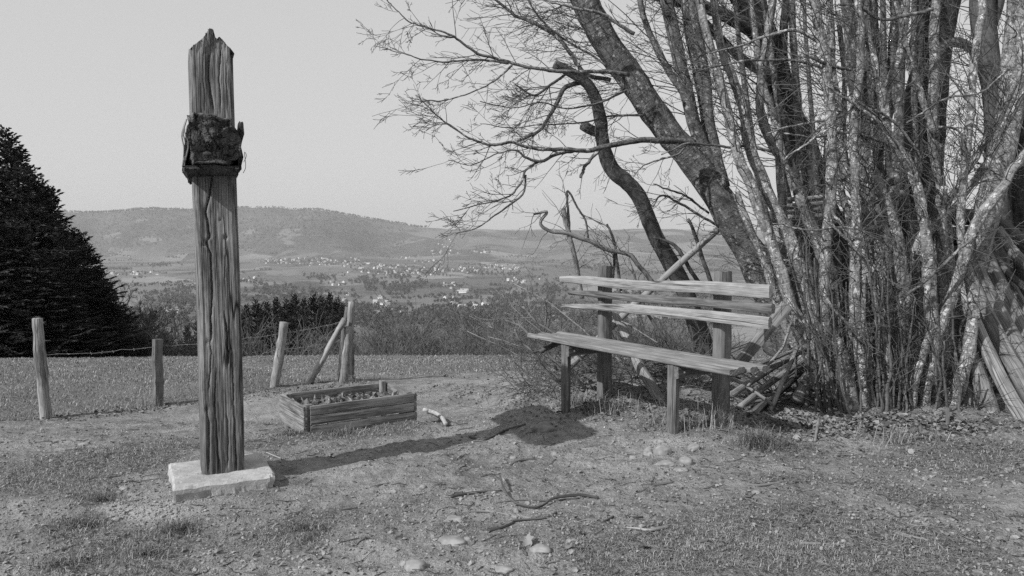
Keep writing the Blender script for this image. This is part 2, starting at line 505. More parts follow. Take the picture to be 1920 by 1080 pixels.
def hill_mat():
    n = NT('hill_woods', 1, 0); o = n.obj()
    a = n.noise(n.sc(o, 1 / 700, 1 / 900, 1 / 300), 1, 5, .6)
    b = n.noise(o, .03, 5, .8)
    c = n.ramp(n.math('ADD', n.math('MULTIPLY', a, .55), n.math('MULTIPLY', b, .5)), .36, .7, .045, .125)
    z = n.n.new('ShaderNodeSeparateXYZ'); n.l.new(o, z.inputs[0])
    cell = n.vor(n.sc(o, 1 / 260, 1 / 380, 0), 1, 'F1', 'Color')
    sep = n.n.new('ShaderNodeSeparateColor'); n.l.new(cell, sep.inputs[0])
    low = n.math('MAXIMUM', n.ramp(n.math('ADD', z.outputs[2], n.math('MULTIPLY', a, 90)), -95, -60, 1, 0), n.math('MULTIPLY', n.attr('open', 'Fac'), n.ramp(n.noise(n.sc(o, 1 / 380, 1 / 300, 0, (2, 2, 0)), 1, 4), .42, .5)))
    fl = n.ramp(sep.outputs[0], .25, 1, .08, .19)
    c = n.mix(low, c, fl)
    clr = n.math('MULTIPLY', n.ramp(n.noise(n.sc(o, 1 / 300, 1 / 700, 1 / 80, (3, 9, 2)), 1, 3), .64, .70), .7)
    c = n.mix(clr, c, .2)
    n.color(c)
    n.bump(b, .6, 14)
    return n.m
M_hill = hill_mat()

def field_sheet():
    pass

# ------------------------------------------------------------------ the setting: one sheet of land out to the horizon
front = np.radians(np.linspace(-37, 37, 760))
side_r = np.radians(np.concatenate([np.linspace(37.6, 60, 24), np.linspace(63, 180, 40)]))
ang = np.concatenate([-side_r[::-1][1:], front, side_r])       # measured from +Y towards +X, full circle

PATCH = []      # grass tufts seen in the photo: (x, y, radius, strength)
for px, py, rad, st in [(160, 985, .20, 1), (330, 990, .17, 1), (190, 932, .12, 1), (120, 905, .22, .8), (560, 985, .16, 1), (540, 1020, .15, .9),
                        (150, 1050, .22, .9), (250, 1040, .2, .7), (420, 1010, .15, .6), (640, 950, .15, .6), (790, 945, .18, .7), (850, 985, .14, .8), (700, 985, .12, .4),
                        (300, 1075, .2, .8), (110, 1000, .15, .6), (560, 815, .16, .9), (640, 820, .2, .8), (740, 800, .25, .9), (720, 850, .25, .5),
                        (300, 850, .5, .6), (200, 860, .4, .5), (100, 870, .4, .5), (500, 830, .2, .6),
                        (1420, 815, .16, 1.2), (1350, 800, .15, 1), (1300, 845, .1, .8), (1150, 780, .3, .8), (1210, 800, .2, .7),
                        (1500, 900, .2, .6), (1600, 900, .3, .6), (1700, 930, .25, .7), (1800, 880, .3, .6), (1400, 980, .25, .8), (1280, 1010, .25, .8), (1550, 960, .25, .7),
                        (1700, 1000, .25, .9), (1850, 960, .25, .8), (1450, 1060, .25, .9), (1600, 1060, .25, .8), (1800, 1050, .3, .9), (1320, 1050, .2, .8), (1150, 1020, .15, .6),
                        (1080, 990, .12, .5), (1750, 820, .3, .5), (1900, 850, .3, .6), (1480, 850, .25, .6), (960, 1010, .15, .5), (1130, 1060, .15, .4)]:
    g = G(px, py)
    PATCH.append((g[0], g[1], rad, st))
PATCH = np.array(PATCH)
FENCE = [P(85, 790, 8.0)[:2], P(297, 762, 8.9)[:2], P(510, 732, 9.9)[:2], P(650, 718, 10.3)[:2]]

def fence_d(x, y):
    """signed distance beyond the fence line (positive = in the field)"""
    a, b = FENCE[0], FENCE[3]
    d = (b - a) / np.linalg.norm(b - a)
    nrm = np.array([-d[1], d[0]])
    return (x - a[0]) * nrm[0] + (y - a[1]) * nrm[1]

def cover(x, y):
    """share of the ground under grass"""
    c = 0.10 + 0.55 * fnoise(x * 1.1 + 3, y * 1.1, 8, 4) + 0.42 * fnoise(x * 3.0, y * 3.0, 18, 3)
    for (a, b, rad, st) in PATCH:
        c = c + st * 0.85 * np.exp(-((x - a) ** 2 + (y - b) ** 2) / (rad * rad))
    right = sstep(0.2, 1.5, x) * (1 - sstep(4.6, 5.6, y))
    c = c - right * 0.05
    fd = fence_d(x, y)
    c = np.where(fd > 0.1, 0.72 + 0.4 * fnoise(x * .7, y * .7, 28, 3), c)
    c = c + 0.45 * sstep(-3.2, -2.0, -np.abs(fd + 1.2) - 1.2) * 0
    # trodden path along the fence and the bare ring round the post
    c = c - 0.5 * np.exp(-((fd + 1.25) / 0.55) ** 2) - 0.6 * np.exp(-(((x + 1.45) / .5) ** 2 + ((y - 3.9) / .42) ** 2))
    c = c - 0.5 * np.exp(-(((x - .15) / .8) ** 2 + ((y - 4.7) / .45) ** 2))
    return np.clip(c, 0, 1.2)

def sheet(name, radii, mat, kind='structure'):
    A, Rr = np.meshgrid(ang, radii)
    x = Rr * np.sin(A); y = Rr * np.cos(A)
    z = height(x, y)
    V = np.stack([x, y, z], -1).reshape(-1, 3)
    n, m = len(radii), len(ang)
    i = np.arange(n - 1)[:, None] * m; j = np.arange(m - 1)[None]
    Q = np.stack([i + j, i + m + j, i + m + j + 1, i + j + 1], -1).reshape(-1, 4)
    attrs = None
    if mat is M_ground:
        xs, ys = V[:, 0], V[:, 1]
        pale = 0.9 * np.exp(-(((xs + 1.72) / .28) ** 2 + ((ys - 3.72) / .16) ** 2)) * (0.8 + fnoise(xs * 9, ys * 9, 61, 3))
        pale = pale + 0.7 * np.exp(-(((xs - .98) / .22) ** 2 + ((ys - 4.72) / .14) ** 2))
        attrs = {'cov': cover(xs, ys), 'pale': np.clip(pale, 0, 1)}
    if mat is M_hill:
        attrs = {'open': sstep(640, 860, 960 + FPX * V[:, 0] / np.maximum(V[:, 1], 1))}
    me = mesh(name, V, Q, None, [mat], attrs=attrs)
    return tag(obj(name, me), kind=kind)

sheet('ground', np.concatenate([[0.05, .4, .8, 1.2, 1.6, 2.0], np.geomspace(2.3, 9, 300), np.geomspace(9, 26, 110)[1:]]), M_ground)
sheet('valley', np.concatenate([np.geomspace(26, 800, 60), np.geomspace(800, 4750, 260)[1:]]), M_valley)
sheet('hills', np.geomspace(4750, 15500, 190), M_hill)

# haze: the milky air over the valley
hz_me = bpy.data.meshes.new('haze')
bm = bmesh.new()
bmesh.ops.create_cube(bm, size=1.0)
for v in bm.verts:
    v.co.x *= 33000; v.co.y = v.co.y * 33000; v.co.z = (v.co.z + .5) * 520 - 240
bm.to_mesh(hz_me); bm.free()
hm = bpy.data.materials.new('haze_air'); hm.use_nodes = True
hn = hm.node_tree.nodes; hn.clear()
ho = hn.new('ShaderNodeOutputMaterial'); hv = hn.new('ShaderNodeVolumePrincipled')
hv.inputs['Color'].default_value = (.9, .9, .9, 1); hv.inputs['Density'].default_value = 8.5e-5
hv.inputs['Anisotropy'].default_value = 0.0
hm.node_tree.links.new(hv.outputs[0], ho.inputs['Volume'])
hz_me.materials.append(hm)
tag(obj('haze', hz_me), kind='stuff')

# ------------------------------------------------------------------ the valley: houses and trees
def house_mesh(name, L, W, H, roofh, wall, roof):
    V = []
    Q = []; T = []; mi = []
    x, y = L / 2, W / 2
    V = [(-x, -y, -4), (x, -y, -4), (x, y, -4), (-x, y, -4), (-x, -y, H), (x, -y, H), (x, y, H), (-x, y, H)]
    V += [(-x, 0, H + roofh - .3), (x, 0, H + roofh - .3)]
    e = .7
    V += [(-x - e, -y - e, H - .4), (x + e, -y - e, H - .4), (x + e, 0, H + roofh), (-x - e, 0, H + roofh), (x + e, y + e, H - .4), (-x - e, y + e, H - .4)]
    Q = [(0, 1, 5, 4), (1, 2, 6, 5), (2, 3, 7, 6), (3, 0, 4, 7), (10, 11, 12, 13), (13, 12, 14, 15)]
    T = [(4, 8, 7), (5, 6, 9)]
    mi = [0, 0, 0, 0, 1, 1, 0, 0]
    return mesh(name, V, Q, T, [wall, roof], mi=mi, smooth=False)

M_wall = plain('white_render', .66, .1, .3)
M_wall2 = plain('cream_render', .46, .1, .3)
M_roof = plain('roof_tiles', .20, .25, .4)
M_roofp = plain('pale_metal_roof', .36, .15, .4)
HM = [house_mesh('house_body', 13, 9, 6.5, 3.6, M_wall, M_roof), house_mesh('house_body', 17, 10, 6, 3.2, M_wall2, M_roof),
      house_mesh('house_body', 11, 10, 7.5, 4.2, M_wall, M_roofp), house_mesh('barn_body', 34, 15, 6, 4, M_wall, M_roofp)]
VILL = [  # px0, py0, px1, py1, count, label, group
    (498, 486, 560, 497, 20, 'tiny white house in the dense village right of the post, below the wooded hill', 'houses of the village right of the post'),
    (560, 484, 690, 500, 50, 'tiny white house in the long bright village strip right of the village nearest the post', 'houses of the long bright village strip'),
    (690, 497, 825, 517, 46, 'tiny white house in the scattered village in the centre of the valley', 'houses of the village in the valley centre'),
    (745, 481, 830, 493, 16, 'tiny white house just above the central valley village', 'houses above the central village'),
    (805, 470, 860, 477, 14, 'tiny white house in the thin row high on the far plain', 'houses of the thin far row'),
    (876, 470, 928, 475, 14, 'tiny white house in the right hand end of the high far row', 'houses of the right far row'),
    (822, 448, 850, 466, 7, 'tiny pale house beside the lane climbing the far slope', 'houses by the climbing lane'),
    (828, 501, 905, 513, 26, 'tiny house right of the valley centre, before the wood', 'houses right of the valley centre'),
    (905, 496, 978, 506, 20, 'tiny white house at the right end of the valley villages', 'houses at the right end of the villages'),
    (930, 520, 1060, 534, 10, 'small lone white house in the fields left of the bench back', 'houses in the fields by the bench'),
    (826, 533, 860, 542, 9, 'small white farm building in the middle of the open fields', 'farm buildings in the open fields'),
    (862, 545, 885, 550, 4, 'small pale farm roof below the farm in the open fields', 'farm roofs below the farm'),
    (834, 560, 860, 566, 4, 'small pale house at the bend of the field lane', 'houses at the lane bend'),
    (832, 570, 916, 583, 13, 'white house of the near hamlet above the scrub', 'houses of the near hamlet'),
    (704, 560, 728, 592, 12, 'white house of the hamlet strung down the short lane right of the fence corner', 'houses of the lane hamlet'),
    (735, 582, 770, 590, 6, 'white house at the right end of the lane hamlet', 'houses right of the lane hamlet'),
    (612, 528, 650, 536, 4, 'white farmhouse above the dark spruce plantation', 'farmhouses above the plantation'),
    (600, 546, 652, 566, 6, 'white house just over the tops of the dark spruces', 'houses over the spruce tops'),
    (452, 521, 478, 529, 4, 'white farmhouse close to the right edge of the post', 'farmhouses close to the post'),
    (210, 509, 300, 518, 14, 'tiny dull house in the left village beside the big conifers', 'houses of the left village'),
    (338, 538, 362, 543, 4, 'tiny white house just left of the post', 'houses left of the post'),
    (288, 582, 332, 590, 4, 'pale farm roof low in the valley left of the post', 'farm roofs low in the valley'),
    (203, 478, 260, 488, 3, 'lone pale house in the far left fields', 'lone houses in the far left fields'),
    (640, 496, 680, 512, 6, 'tiny house on the near side of the long bright village strip', 'houses on the near side of the strip'),
]
hr = random.Random(5)
HOUSE_XY = []
for (x0, y0, x1, y1, cnt, lab, grp) in VILL:
    for k in range(cnt):
        px, py = hr.uniform(x0, x1), hr.uniform(y0, y1)
        g = G(px, py)
        if g is None: continue
        far = np.hypot(g[0], g[1])
        if far < 700: continue
        barn = ('farm roof' in lab) or hr.random() < .05
        o = obj('barn' if barn else 'house', HM[3] if barn else HM[hr.randrange(3)])
        o.location = [float(v) for v in g]
        o.rotation_euler = (0, 0, R(hr.choice([0, 90]) + hr.uniform(-35, 35)))
        s = hr.uniform(.5, .9)
        o.scale = (s, s, s)
        HOUSE_XY.append((g[0], g[1]))
        tag(o, lab, 'barn' if barn else 'house', grp)

# far trees: one mass of small rough crowns along hedges, villages and woods
def crown_mass(name, pts, hs, mat, nleaf=26, seed=1, flat=1.0):
    r = np.random.default_rng(seed)
    n = len(pts)
    pts = np.asarray(pts); hs = np.asarray(hs)
    c = np.repeat(pts, nleaf, 0); h = np.repeat(hs, nleaf)
    u = unit(r.normal(size=(n * nleaf, 3))) * (r.random((n * nleaf, 1)) ** .4)
    wid = np.repeat(r.uniform(.32, .55, n), nleaf)
    base = c + np.stack([u[:, 0] * h * wid, u[:, 1] * h * wid, h * (.55 + .45 * u[:, 2])], -1)
    D = unit(r.normal(size=(n * nleaf, 3)) + u * 1.2)
    S = unit(np.cross(D, r.normal(size=D.shape)))
    L = h * r.uniform(.28, .5, n * nleaf); W = L * r.uniform(.6, 1., n * nleaf)
    V, Q = diamonds(base - D * (L * .5)[:, None], D, S, L, W)
    tone = np.repeat(np.clip(np.repeat(r.random(n), nleaf) * .7 + r.random(n * nleaf) * .4, 0, 1), 4)
    return tag(obj(name, mesh(name, V, Q, None, [mat], attrs={'tone': tone})), kind='stuff')

tr = np.random.default_rng(11)
pts = []; hs = []
# hedge lines across the valley
for k in range(150):
    px, py = tr.uniform(180, 1330), 462 + 150 * tr.random() ** 1.1
    ln = int(tr.integers(4, 18)); dx = tr.uniform(3, 6); sl = tr.uniform(-.12, .12)
    for q in range(ln):
        g = G(px + q * dx + tr.uniform(-2, 2), py + q * dx * sl + tr.uniform(-.6, .6))
        if g is not None and g[1] > 800:
            pts.append(g); hs.append(tr.uniform(6, 13))
# clumps of wood
for (cx, cy, rx, ry, cnt) in [(690, 530, 22, 10, 70), (745, 542, 22, 8, 60), (600, 522, 30, 5, 40), (780, 535, 20, 5, 30), (640, 585, 60, 14, 120), (860, 590, 90, 9, 160), (960, 560, 30, 12, 60),
                              (1040, 545, 30, 20, 80), (330, 565, 50, 18, 120), (270, 600, 60, 12, 110), (420, 600, 60, 20, 110), (560, 560, 60, 12, 90), (1120, 500, 60, 12, 80), (970, 585, 60, 10, 100), (740, 520, 40, 7, 40),
                              (1250, 560, 80, 20, 100), (520, 545, 60, 10, 60), (300, 498, 35, 3, 30), (930, 515, 50, 5, 40), (840, 605, 150, 12, 200), (700, 604, 60, 10, 100), (560, 600, 100, 20, 100), (1100, 600, 100, 16, 120)]:
    for q in range(cnt):
        g = G(cx + tr.normal() * rx * .6, cy + tr.normal() * ry * .6)
        if g is not None and g[1] > 300:
            pts.append(g); hs.append(tr.uniform(8, 16) * (1 if g[1] > 1200 else .8))
for (hx, hy) in HOUSE_XY:
    for q in range(3):
        x, y = hx + tr.normal() * 28, hy + tr.normal() * 40
        pts.append(np.array([x, y, hz(x, y)])); hs.append(tr.uniform(5, 10))
crown_mass('far_woods', pts, hs, M_farleaf, 26, 3)
# rough tree line on the wooded hill's crest and lower slopes
pts = []; hs = []
for k in range(900):
    px = tr.uniform(90, 800)
    y = tr.uniform(5930, 6060)
    x = (px - 960) / FPX * y
    pts.append(np.array([x, y, hz(x, y)])); hs.append(tr.uniform(10, 20) * (0.25 if 470 < px < 560 and tr.random() < .8 else 1))
for k in range(700):
    px = tr.uniform(800, 1340); y = tr.uniform(8000, 12500); x = (px - 960) / FPX * y
    if fnoise(x / 500, y / 700, 3, 2) > 0.05:
        pts.append(np.array([x, y, hz(x, y)])); hs.append(tr.uniform(14, 24))
for k in range(1500):
    px = tr.uniform(90, 760); y = tr.uniform(4900, 5950); x = (px - 960) / FPX * y
    pts.append(np.array([x, y, hz(x, y) - 2])); hs.append(tr.uniform(9, 17))
crown_mass('hill_trees', pts, hs, M_hilltree, 14, 5)

# ------------------------------------------------------------------ conifers
def conifer_parts(H, Rb, seed, dens=1.0):
    r = np.random.default_rng(seed)
    trunk = [(np.array([[0, 0, -1.5], [0, 0, H * .5], [0.02, 0, H]]), np.array([H * .018, H * .011, .01]))]
    br = []; B = []; D = []; L = []; W = []; tone = []
    z = H * .03
    while z < H * .985:
        f = 1 - z / H
        nb = int(r.integers(5, 8) * dens + .5)
        a0 = r.uniform(0, 6.28)
        for b in range(nb):
            a = a0 + b * 6.283 / nb + r.uniform(-.35, .35)
            ln = Rb * (f ** .85) * r.uniform(.45, 1.32) + .06
            n = 6
            t = np.linspace(0, 1, n)
            rise = r.uniform(-.15, .5) + (.5 if f < .15 else 0)
            rad = t * ln
            zz = z + r.uniform(-.1, .25) + rise * rad - .20 * ln * t ** 2 * (1 if f > .2 else .2) + .16 * ln * t ** 4
            p = np.stack([np.cos(a) * rad, np.sin(a) * rad, zz], -1)
            br.append((p, np.linspace(.016, .004, n) * (.5 + ln * .5)))
            m = max(6, int(ln * 36 * dens))
            u = r.uniform(.12, 1.0, m) ** .8
            pos = np.stack([np.interp(u, t, p[:, q]) for q in range(3)], -1)
            dirn = unit(p[-1] - p[0])[None]
            sidev = np.array([-np.sin(a), np.cos(a), 0])[None]
            sg = np.where(r.random(m) < .5, -1, 1)[:, None]
            d = unit(dirn * r.uniform(.5, 1.1, (m, 1)) + sidev * sg * r.uniform(.1, 1.0, (m, 1)) + np.array([[0, 0, -.25]]) + r.normal(size=(m, 3)) * .18)
            B.append(pos); D.append(d)
            L.append(r.uniform(.10, .26, m) * (0.55 + .45 * min(1, ln))); W.append(r.uniform(.035, .07, m))
            tone.append(np.clip(r.uniform(0, .5) + r.random(m) * .5, 0, 1))
        z += r.uniform(.10, .17) * (.7 + .5 * f)
    B = np.vstack(B); D = np.vstack(D); L = np.concatenate(L); W = np.concatenate(W); tone = np.concatenate(tone)
    S = unit(np.cross(D, r.normal(size=D.shape)))
    V, Q = diamonds(B, D, S, L, W)
    S2 = unit(np.cross(D, S))
    V2, Q2 = diamonds(B, D, S2, L, W)
    V = np.vstack([V, V2]); Q = np.vstack([Q, Q2 + len(V) // 2])
    crown = mesh('crown', V, Q, None, [M_needle], attrs={'tone': np.tile(np.repeat(tone, 4), 2)})
    tv, tq, tt, tg = tubes(trunk + br, 5)
    return crown, mesh('trunk', tv, tq, tt, [M_barkdk], tg)

CON = [conifer_parts(8, 2.6, 1, 1.2), conifer_parts(8, 2.4, 2, 1.2), conifer_parts(8, 2.0, 3, 1.1)]

def conifer(px, pyt, Y, k, label, group, slim=1.0):
    top = P(px, pyt, Y)
    zb = hz(top[0], top[1])
    s = (top[2] - zb) / 8.0
    t = thing('spruce_tree', label, 'tree', (top[0], top[1], zb), group)
    t.scale = (s * slim, s * slim, s)
    t.rotation_euler = (0, 0, k * 1.7 + px)
    obj('crown', CON[k % 3][0], t); obj('trunk', CON[k % 3][1], t)
    return t

LBIG = [(-60, 215, 24, 0, 1.0, 'tall dark spruce at the left edge, its crown partly out of the frame'),
        (10, 246, 23, 1, 1.0, 'tallest dark spruce inside the frame, pointed top at the far left'),
        (52, 322, 22.5, 0, 1.1, 'dark spruce right of the tallest one, a step lower'),
        (95, 352, 26, 2, .75, 'thin topped spruce rising behind the dark spruce mass'),
        (118, 428, 22, 1, 1.35, 'broad spruce halfway down the sloping edge of the left group'),
        (163, 462, 23.5, 0, 1.25, 'spruce low on the sloping edge of the left group'),
        (198, 540, 22.5, 1, 1.5, 'small bushy spruce at the foot of the left group'),
        (-20, 400, 20.5, 0, 1.5, 'broad low spruce in front of the left group, cut by the frame'),
        (75, 470, 20.5, 1, 1.5, 'broad low spruce standing at the front of the left group behind the fence post'),
        (32, 285, 24.5, 1, 1.2, 'spruce filling the slope between the tallest and the next lower one'),
        (72, 345, 24, 0, 1.2, 'spruce just left of the thin topped one, slightly lower'),
        (140, 432, 24.5, 0, 1.3, 'spruce behind the broad one halfway down the slope'),
        (182, 500, 22.5, 1, 1.4, 'spruce on the lower slope of the left group, third from its right end'),
        (30, 420, 20.6, 0, 1.6, 'broad low spruce second from the left in the front row'),
        (125, 520, 21, 0, 1.6, 'broad low spruce at the right end of the front row behind the fence'),
        (228, 596, 22, 2, 1.3, 'lowest little spruce at the right end of the left group')]
for (px, py, Y, k, sl, lab) in LBIG:
    conifer(px, py, Y, k, lab, 'big conifers at the left edge', sl)
MID = [(372, 598, 50), (350, 612, 44), (462, 572, 62), (480, 566, 60), (500, 570, 64), (518, 560, 61), (538, 565, 66), (552, 556, 62), (570, 562, 65), (588, 553, 60), (604, 560, 63), (618, 551, 59), (632, 562, 57), (643, 572, 55),
       (490, 585, 54), (530, 580, 53), (565, 584, 54), (600, 580, 52), (626, 590, 51), (450, 590, 56)]
for q, (px, py, Y) in enumerate(MID):
    lab = ('dark spruce standing left of the post beyond the field' if px < 400 else 'dark spruce in the tight plantation between the post and the fence corner')
    conifer(px, py, Y, q, lab, 'spruces left of the post' if px < 400 else 'spruces of the plantation', .72)

# ------------------------------------------------------------------ twig growth
def grow(p0, d, L, r0, lev, rg, out, bias, wob=.35, n=7, kids=(5, 4, 3), rmin=.0011, spread=(.45, .95), klen=.45):
    d = unit(np.asarray(d, float))
    step = L / (n - 1)
    pts = [np.asarray(p0, float)]
    for i in range(n - 1):
        d = unit(d + rg.normal(size=3) * wob * .42 + bias * .10)
        pts.append(pts[-1] + d * step)
    pts = np.array(pts)
    rad = np.maximum(np.linspace(r0, r0 * .35, n), rmin)
    out.append((pts, rad))
    if lev <= 0: return pts
    nk = kids[lev - 1]
    nk = max(1, int(nk * rg.uniform(.7, 1.3) + .5))
    for q in range(nk):
        u = rg.uniform(.15, .98)
        f = u * (n - 1); i = min(int(f), n - 2)
        p = pts[i] * (1 - (f - i)) + pts[i + 1] * (f - i)
        t = unit(pts[i + 1] - pts[i])
        s = unit(np.cross(t, rg.normal(size=3)))
        a = rg.uniform(*spread)
        nd = t * math.cos(a) + s * math.sin(a)
        grow(p, nd, L * klen * rg.uniform(.6, 1.25) * (1.15 - .5 * u), max(r0 * .5 * (1 - .4 * u), rmin), lev - 1, rg, out, bias, wob, max(4, n - 1), kids, rmin, spread, klen)
    return pts

def bare_tree(seed, H, stems, spread):
    rg = np.random.default_rng(seed); big = []; tw = []
    for s in range(stems):
        a = rg.uniform(0, 6.28)
        d = np.array([math.cos(a) * spread, math.sin(a) * spread, 1.0])
        pts = grow(np.array([math.cos(a), math.sin(a), 0]) * .12 * (stems > 1) + np.array([0, 0, -.3]), d, H * rg.uniform(.75, 1.0), .045 * H / 4 * (1.6 if stems == 1 else .7), 0, rg, big, np.array([0, 0, .4]), .22, 9)
        for q in range(16 if stems > 1 else 34):
            u = rg.uniform(.18, .97); f = u * 8; i = min(int(f), 7)
            p = pts[i] * (1 - (f - i)) + pts[i + 1] * (f - i)
            t = unit(pts[i + 1] - pts[i]); sd = unit(np.cross(t, rg.normal(size=3)))
            an = rg.uniform(.5, 1.1)
            grow(p, t * math.cos(an) + sd * math.sin(an), H * rg.uniform(.2, .42) * (1.1 - .5 * u), .014 * H / 4, 2, rg, tw, np.array([0, 0, .5]), .4, 6, (4, 5, 3), .0055, (.35, .9), .5)
    V, Q, T, g = tubes(big, 6); tr_ = mesh('trunk', V, Q, T, [M_twigfar], g)
    V, Q, T, g = tubes(tw, 3, cap=False); tw_ = mesh('twigs', V, Q, T, [M_twigfar], g)
    return tr_, tw_

BARE = [bare_tree(1, 4.2, 1, .15), bare_tree(2, 3.6, 4, .45), bare_tree(3, 4.0, 2, .3), bare_tree(4, 3.2, 6, .55)]
br_ = np.random.default_rng(21)
SCRUB = [(805, 595, 30, 0, 'dark forked bare tree standing alone in the middle of the scrub')]
for q in range(46):
    px = 664 + 620 * (q + br_.uniform(-.3, .3)) / 46
    SCRUB.append((px, br_.uniform(592, 628) - (8 if px < 760 else 0), br_.uniform(27, 46), int(br_.integers(0, 4)), 'bare grey bush in the belt of scrub beyond the field, behind the planter and bench'))
for (px, py, k) in [(248, 545, 1), (232, 560, 3), (262, 585, 1), (285, 612, 3), (310, 622, 1), (335, 628, 3), (400, 622, 1), (425, 630, 3), (215, 575, 1)]:
    SCRUB.append((px, py, br_.uniform(25, 32), k, 'bare leafless bush between the left conifers and the post'))
for (px, py, Y, k, lab) in SCRUB:
    top = P(px, py, Y); zb = hz(top[0], top[1])
    hgt = top[2] - zb
    if hgt < .8: continue
    s = hgt / [3.9, 3.3, 3.7, 2.9][k]
    t = thing('bare_tree' if k in (0, 2) else 'bare_bush', lab, 'tree' if k in (0, 2) else 'bush', (top[0], top[1], zb),
              None if 'alone' in lab else ('bushes left of the post' if 'left conifers' in lab else 'belt of scrub'))
    t.scale = (s * 1.1, s * 1.1, s); t.rotation_euler = (0, 0, float(br_.uniform(0, 6.28)))
    obj('trunk', BARE[k][0], t); obj('twigs', BARE[k][1], t)
# low thicket filling the slope under the scrub
tk = []
for q in range(900):
    px = br_.uniform(220, 1330); Y = br_.uniform(23, 60)
    x = (px - 960) / FPX * Y; zb = hz(x, Y)
    for w in range(4):
        a = br_.uniform(0, 6.28); L = br_.uniform(.7, 2.4)
        d = np.array([math.cos(a) * .5, math.sin(a) * .5, 1.0])
        grow(np.array([x + br_.normal() * .3, Y + br_.normal() * .3, zb - .1]), d, L, .012, 1, br_, tk, np.array([0, 0, .2]), .5, 5, (5,), .006, (.3, .9), .55)
V, Q, T, g = tubes(tk, 3, cap=False)
tag(obj('thicket', mesh('thicket', V, Q, T, [M_twigfar], g)), kind='stuff')
pts = []; hs = []
for q in range(3600):
    px = br_.uniform(200, 1400); Y = br_.uniform(60, 420)
    x = (px - 960) / FPX * Y
    pts.append(np.array([x, Y, hz(x, Y)])); hs.append(br_.uniform(4, 9) if Y > 120 else br_.uniform(3, 6))
crown_mass('slope_wood', pts, hs, M_bush, 40, 9)

# ------------------------------------------------------------------ the wooden wayside post (cross with its arms cut short front and back)
NF = np.array([0.41, -0.912, 0]); NF /= np.linalg.norm(NF)      # front face normal
EE = np.array([-NF[1], NF[0], 0])                                 # towards the right along the front face
UP = np.array([0, 0, 1.0])
PW, PD = 0.206, 0.25
PB = P(420, 893, 4.02); PB = np.array([PB[0], PB[1], 0]) - NF * PD / 2
post = thing('wayside_post', 'tall weathered timber post with rotten pointed top and dark stub beam, on a concrete slab', 'post', (PB[0], PB[1], 0))

def zpix(py): return EYE + (430.4 - py) / FPX * 4.0
CRACKS = [  # (py, px) polylines on the front face, width, depth
    ([(318, 399), (345, 394), (365, 392), (385, 386), (400, 383), (410, 387), (425, 390), (445, 391), (452, 384), (460, 386), (475, 393), (520, 395), (560, 396), (600, 393), (640, 394)], .013, .05),
    ([(585, 419), (610, 421), (640, 424), (665, 425), (690, 426)], .010, .04),
    ([(600, 391), (660, 393), (700, 391), (740, 388)], .007, .025),
    ([(690, 402), (740, 401), (800, 404), (850, 408), (893, 411)], .011, .03),
    ([(760, 385), (800, 390), (850, 392), (893, 390)], .012, .03),
    ([(650, 432), (740, 436), (830, 441), (893, 445)], .008, .025),
    ([(780, 424), (840, 428), (893, 427)], .012, .03),
    ([(100, 392), (140, 391), (180, 394), (215, 402)], .012, .05),
    ([(95, 380), (160, 382), (215, 384)], .006, .02),
    ([(90, 412), (150, 411), (215, 413)], .008, .03),
    ([(120, 424), (215, 426)], .006, .02),
    ([(440, 421), (500, 421), (540, 419)], .005, .02),
]
def centre_px(py): return 395 + 25 * (py - 60) / 835.0

nf, ns = 90, 14
us = np.concatenate([np.linspace(-1, 1, nf, endpoint=False), np.full(ns, 1.0), np.linspace(1, -1, 16, endpoint=False), np.full(ns, -1.0)])
ws = np.concatenate([np.full(nf, -1.0), np.linspace(-1, 1, ns, endpoint=False), np.full(16, 1.0), np.linspace(1, -1, ns, endpoint=False)])
TOPU = np.array([-1, -.75, -.5, -.34, -.22, -.1, 0, .07, .13, .2, .26, .33, .5, .75, 1])
TOPP = np.array([100, 92, 83, 76, 69, 62, 58, 62, 73, 81, 79, 73, 80, 91, 102])
def topz(u, w):
    py = np.interp(u, TOPU, TOPP)
    return zpix(py) + .017 * fnoise(u * 4.5 + 3, w * 3.5, 14, 3) * (1 - .6 * np.abs(u)) - .03 * (1 + w) * .5
nz = 270
vz = np.linspace(0, 1, nz)[:, None]
tz_ = topz(us, ws)[None]
zb0 = 0.045
Z = zb0 + vz * (tz_ - zb0)
U = us[None] + 0 * Z; Wd = ws[None] + 0 * Z
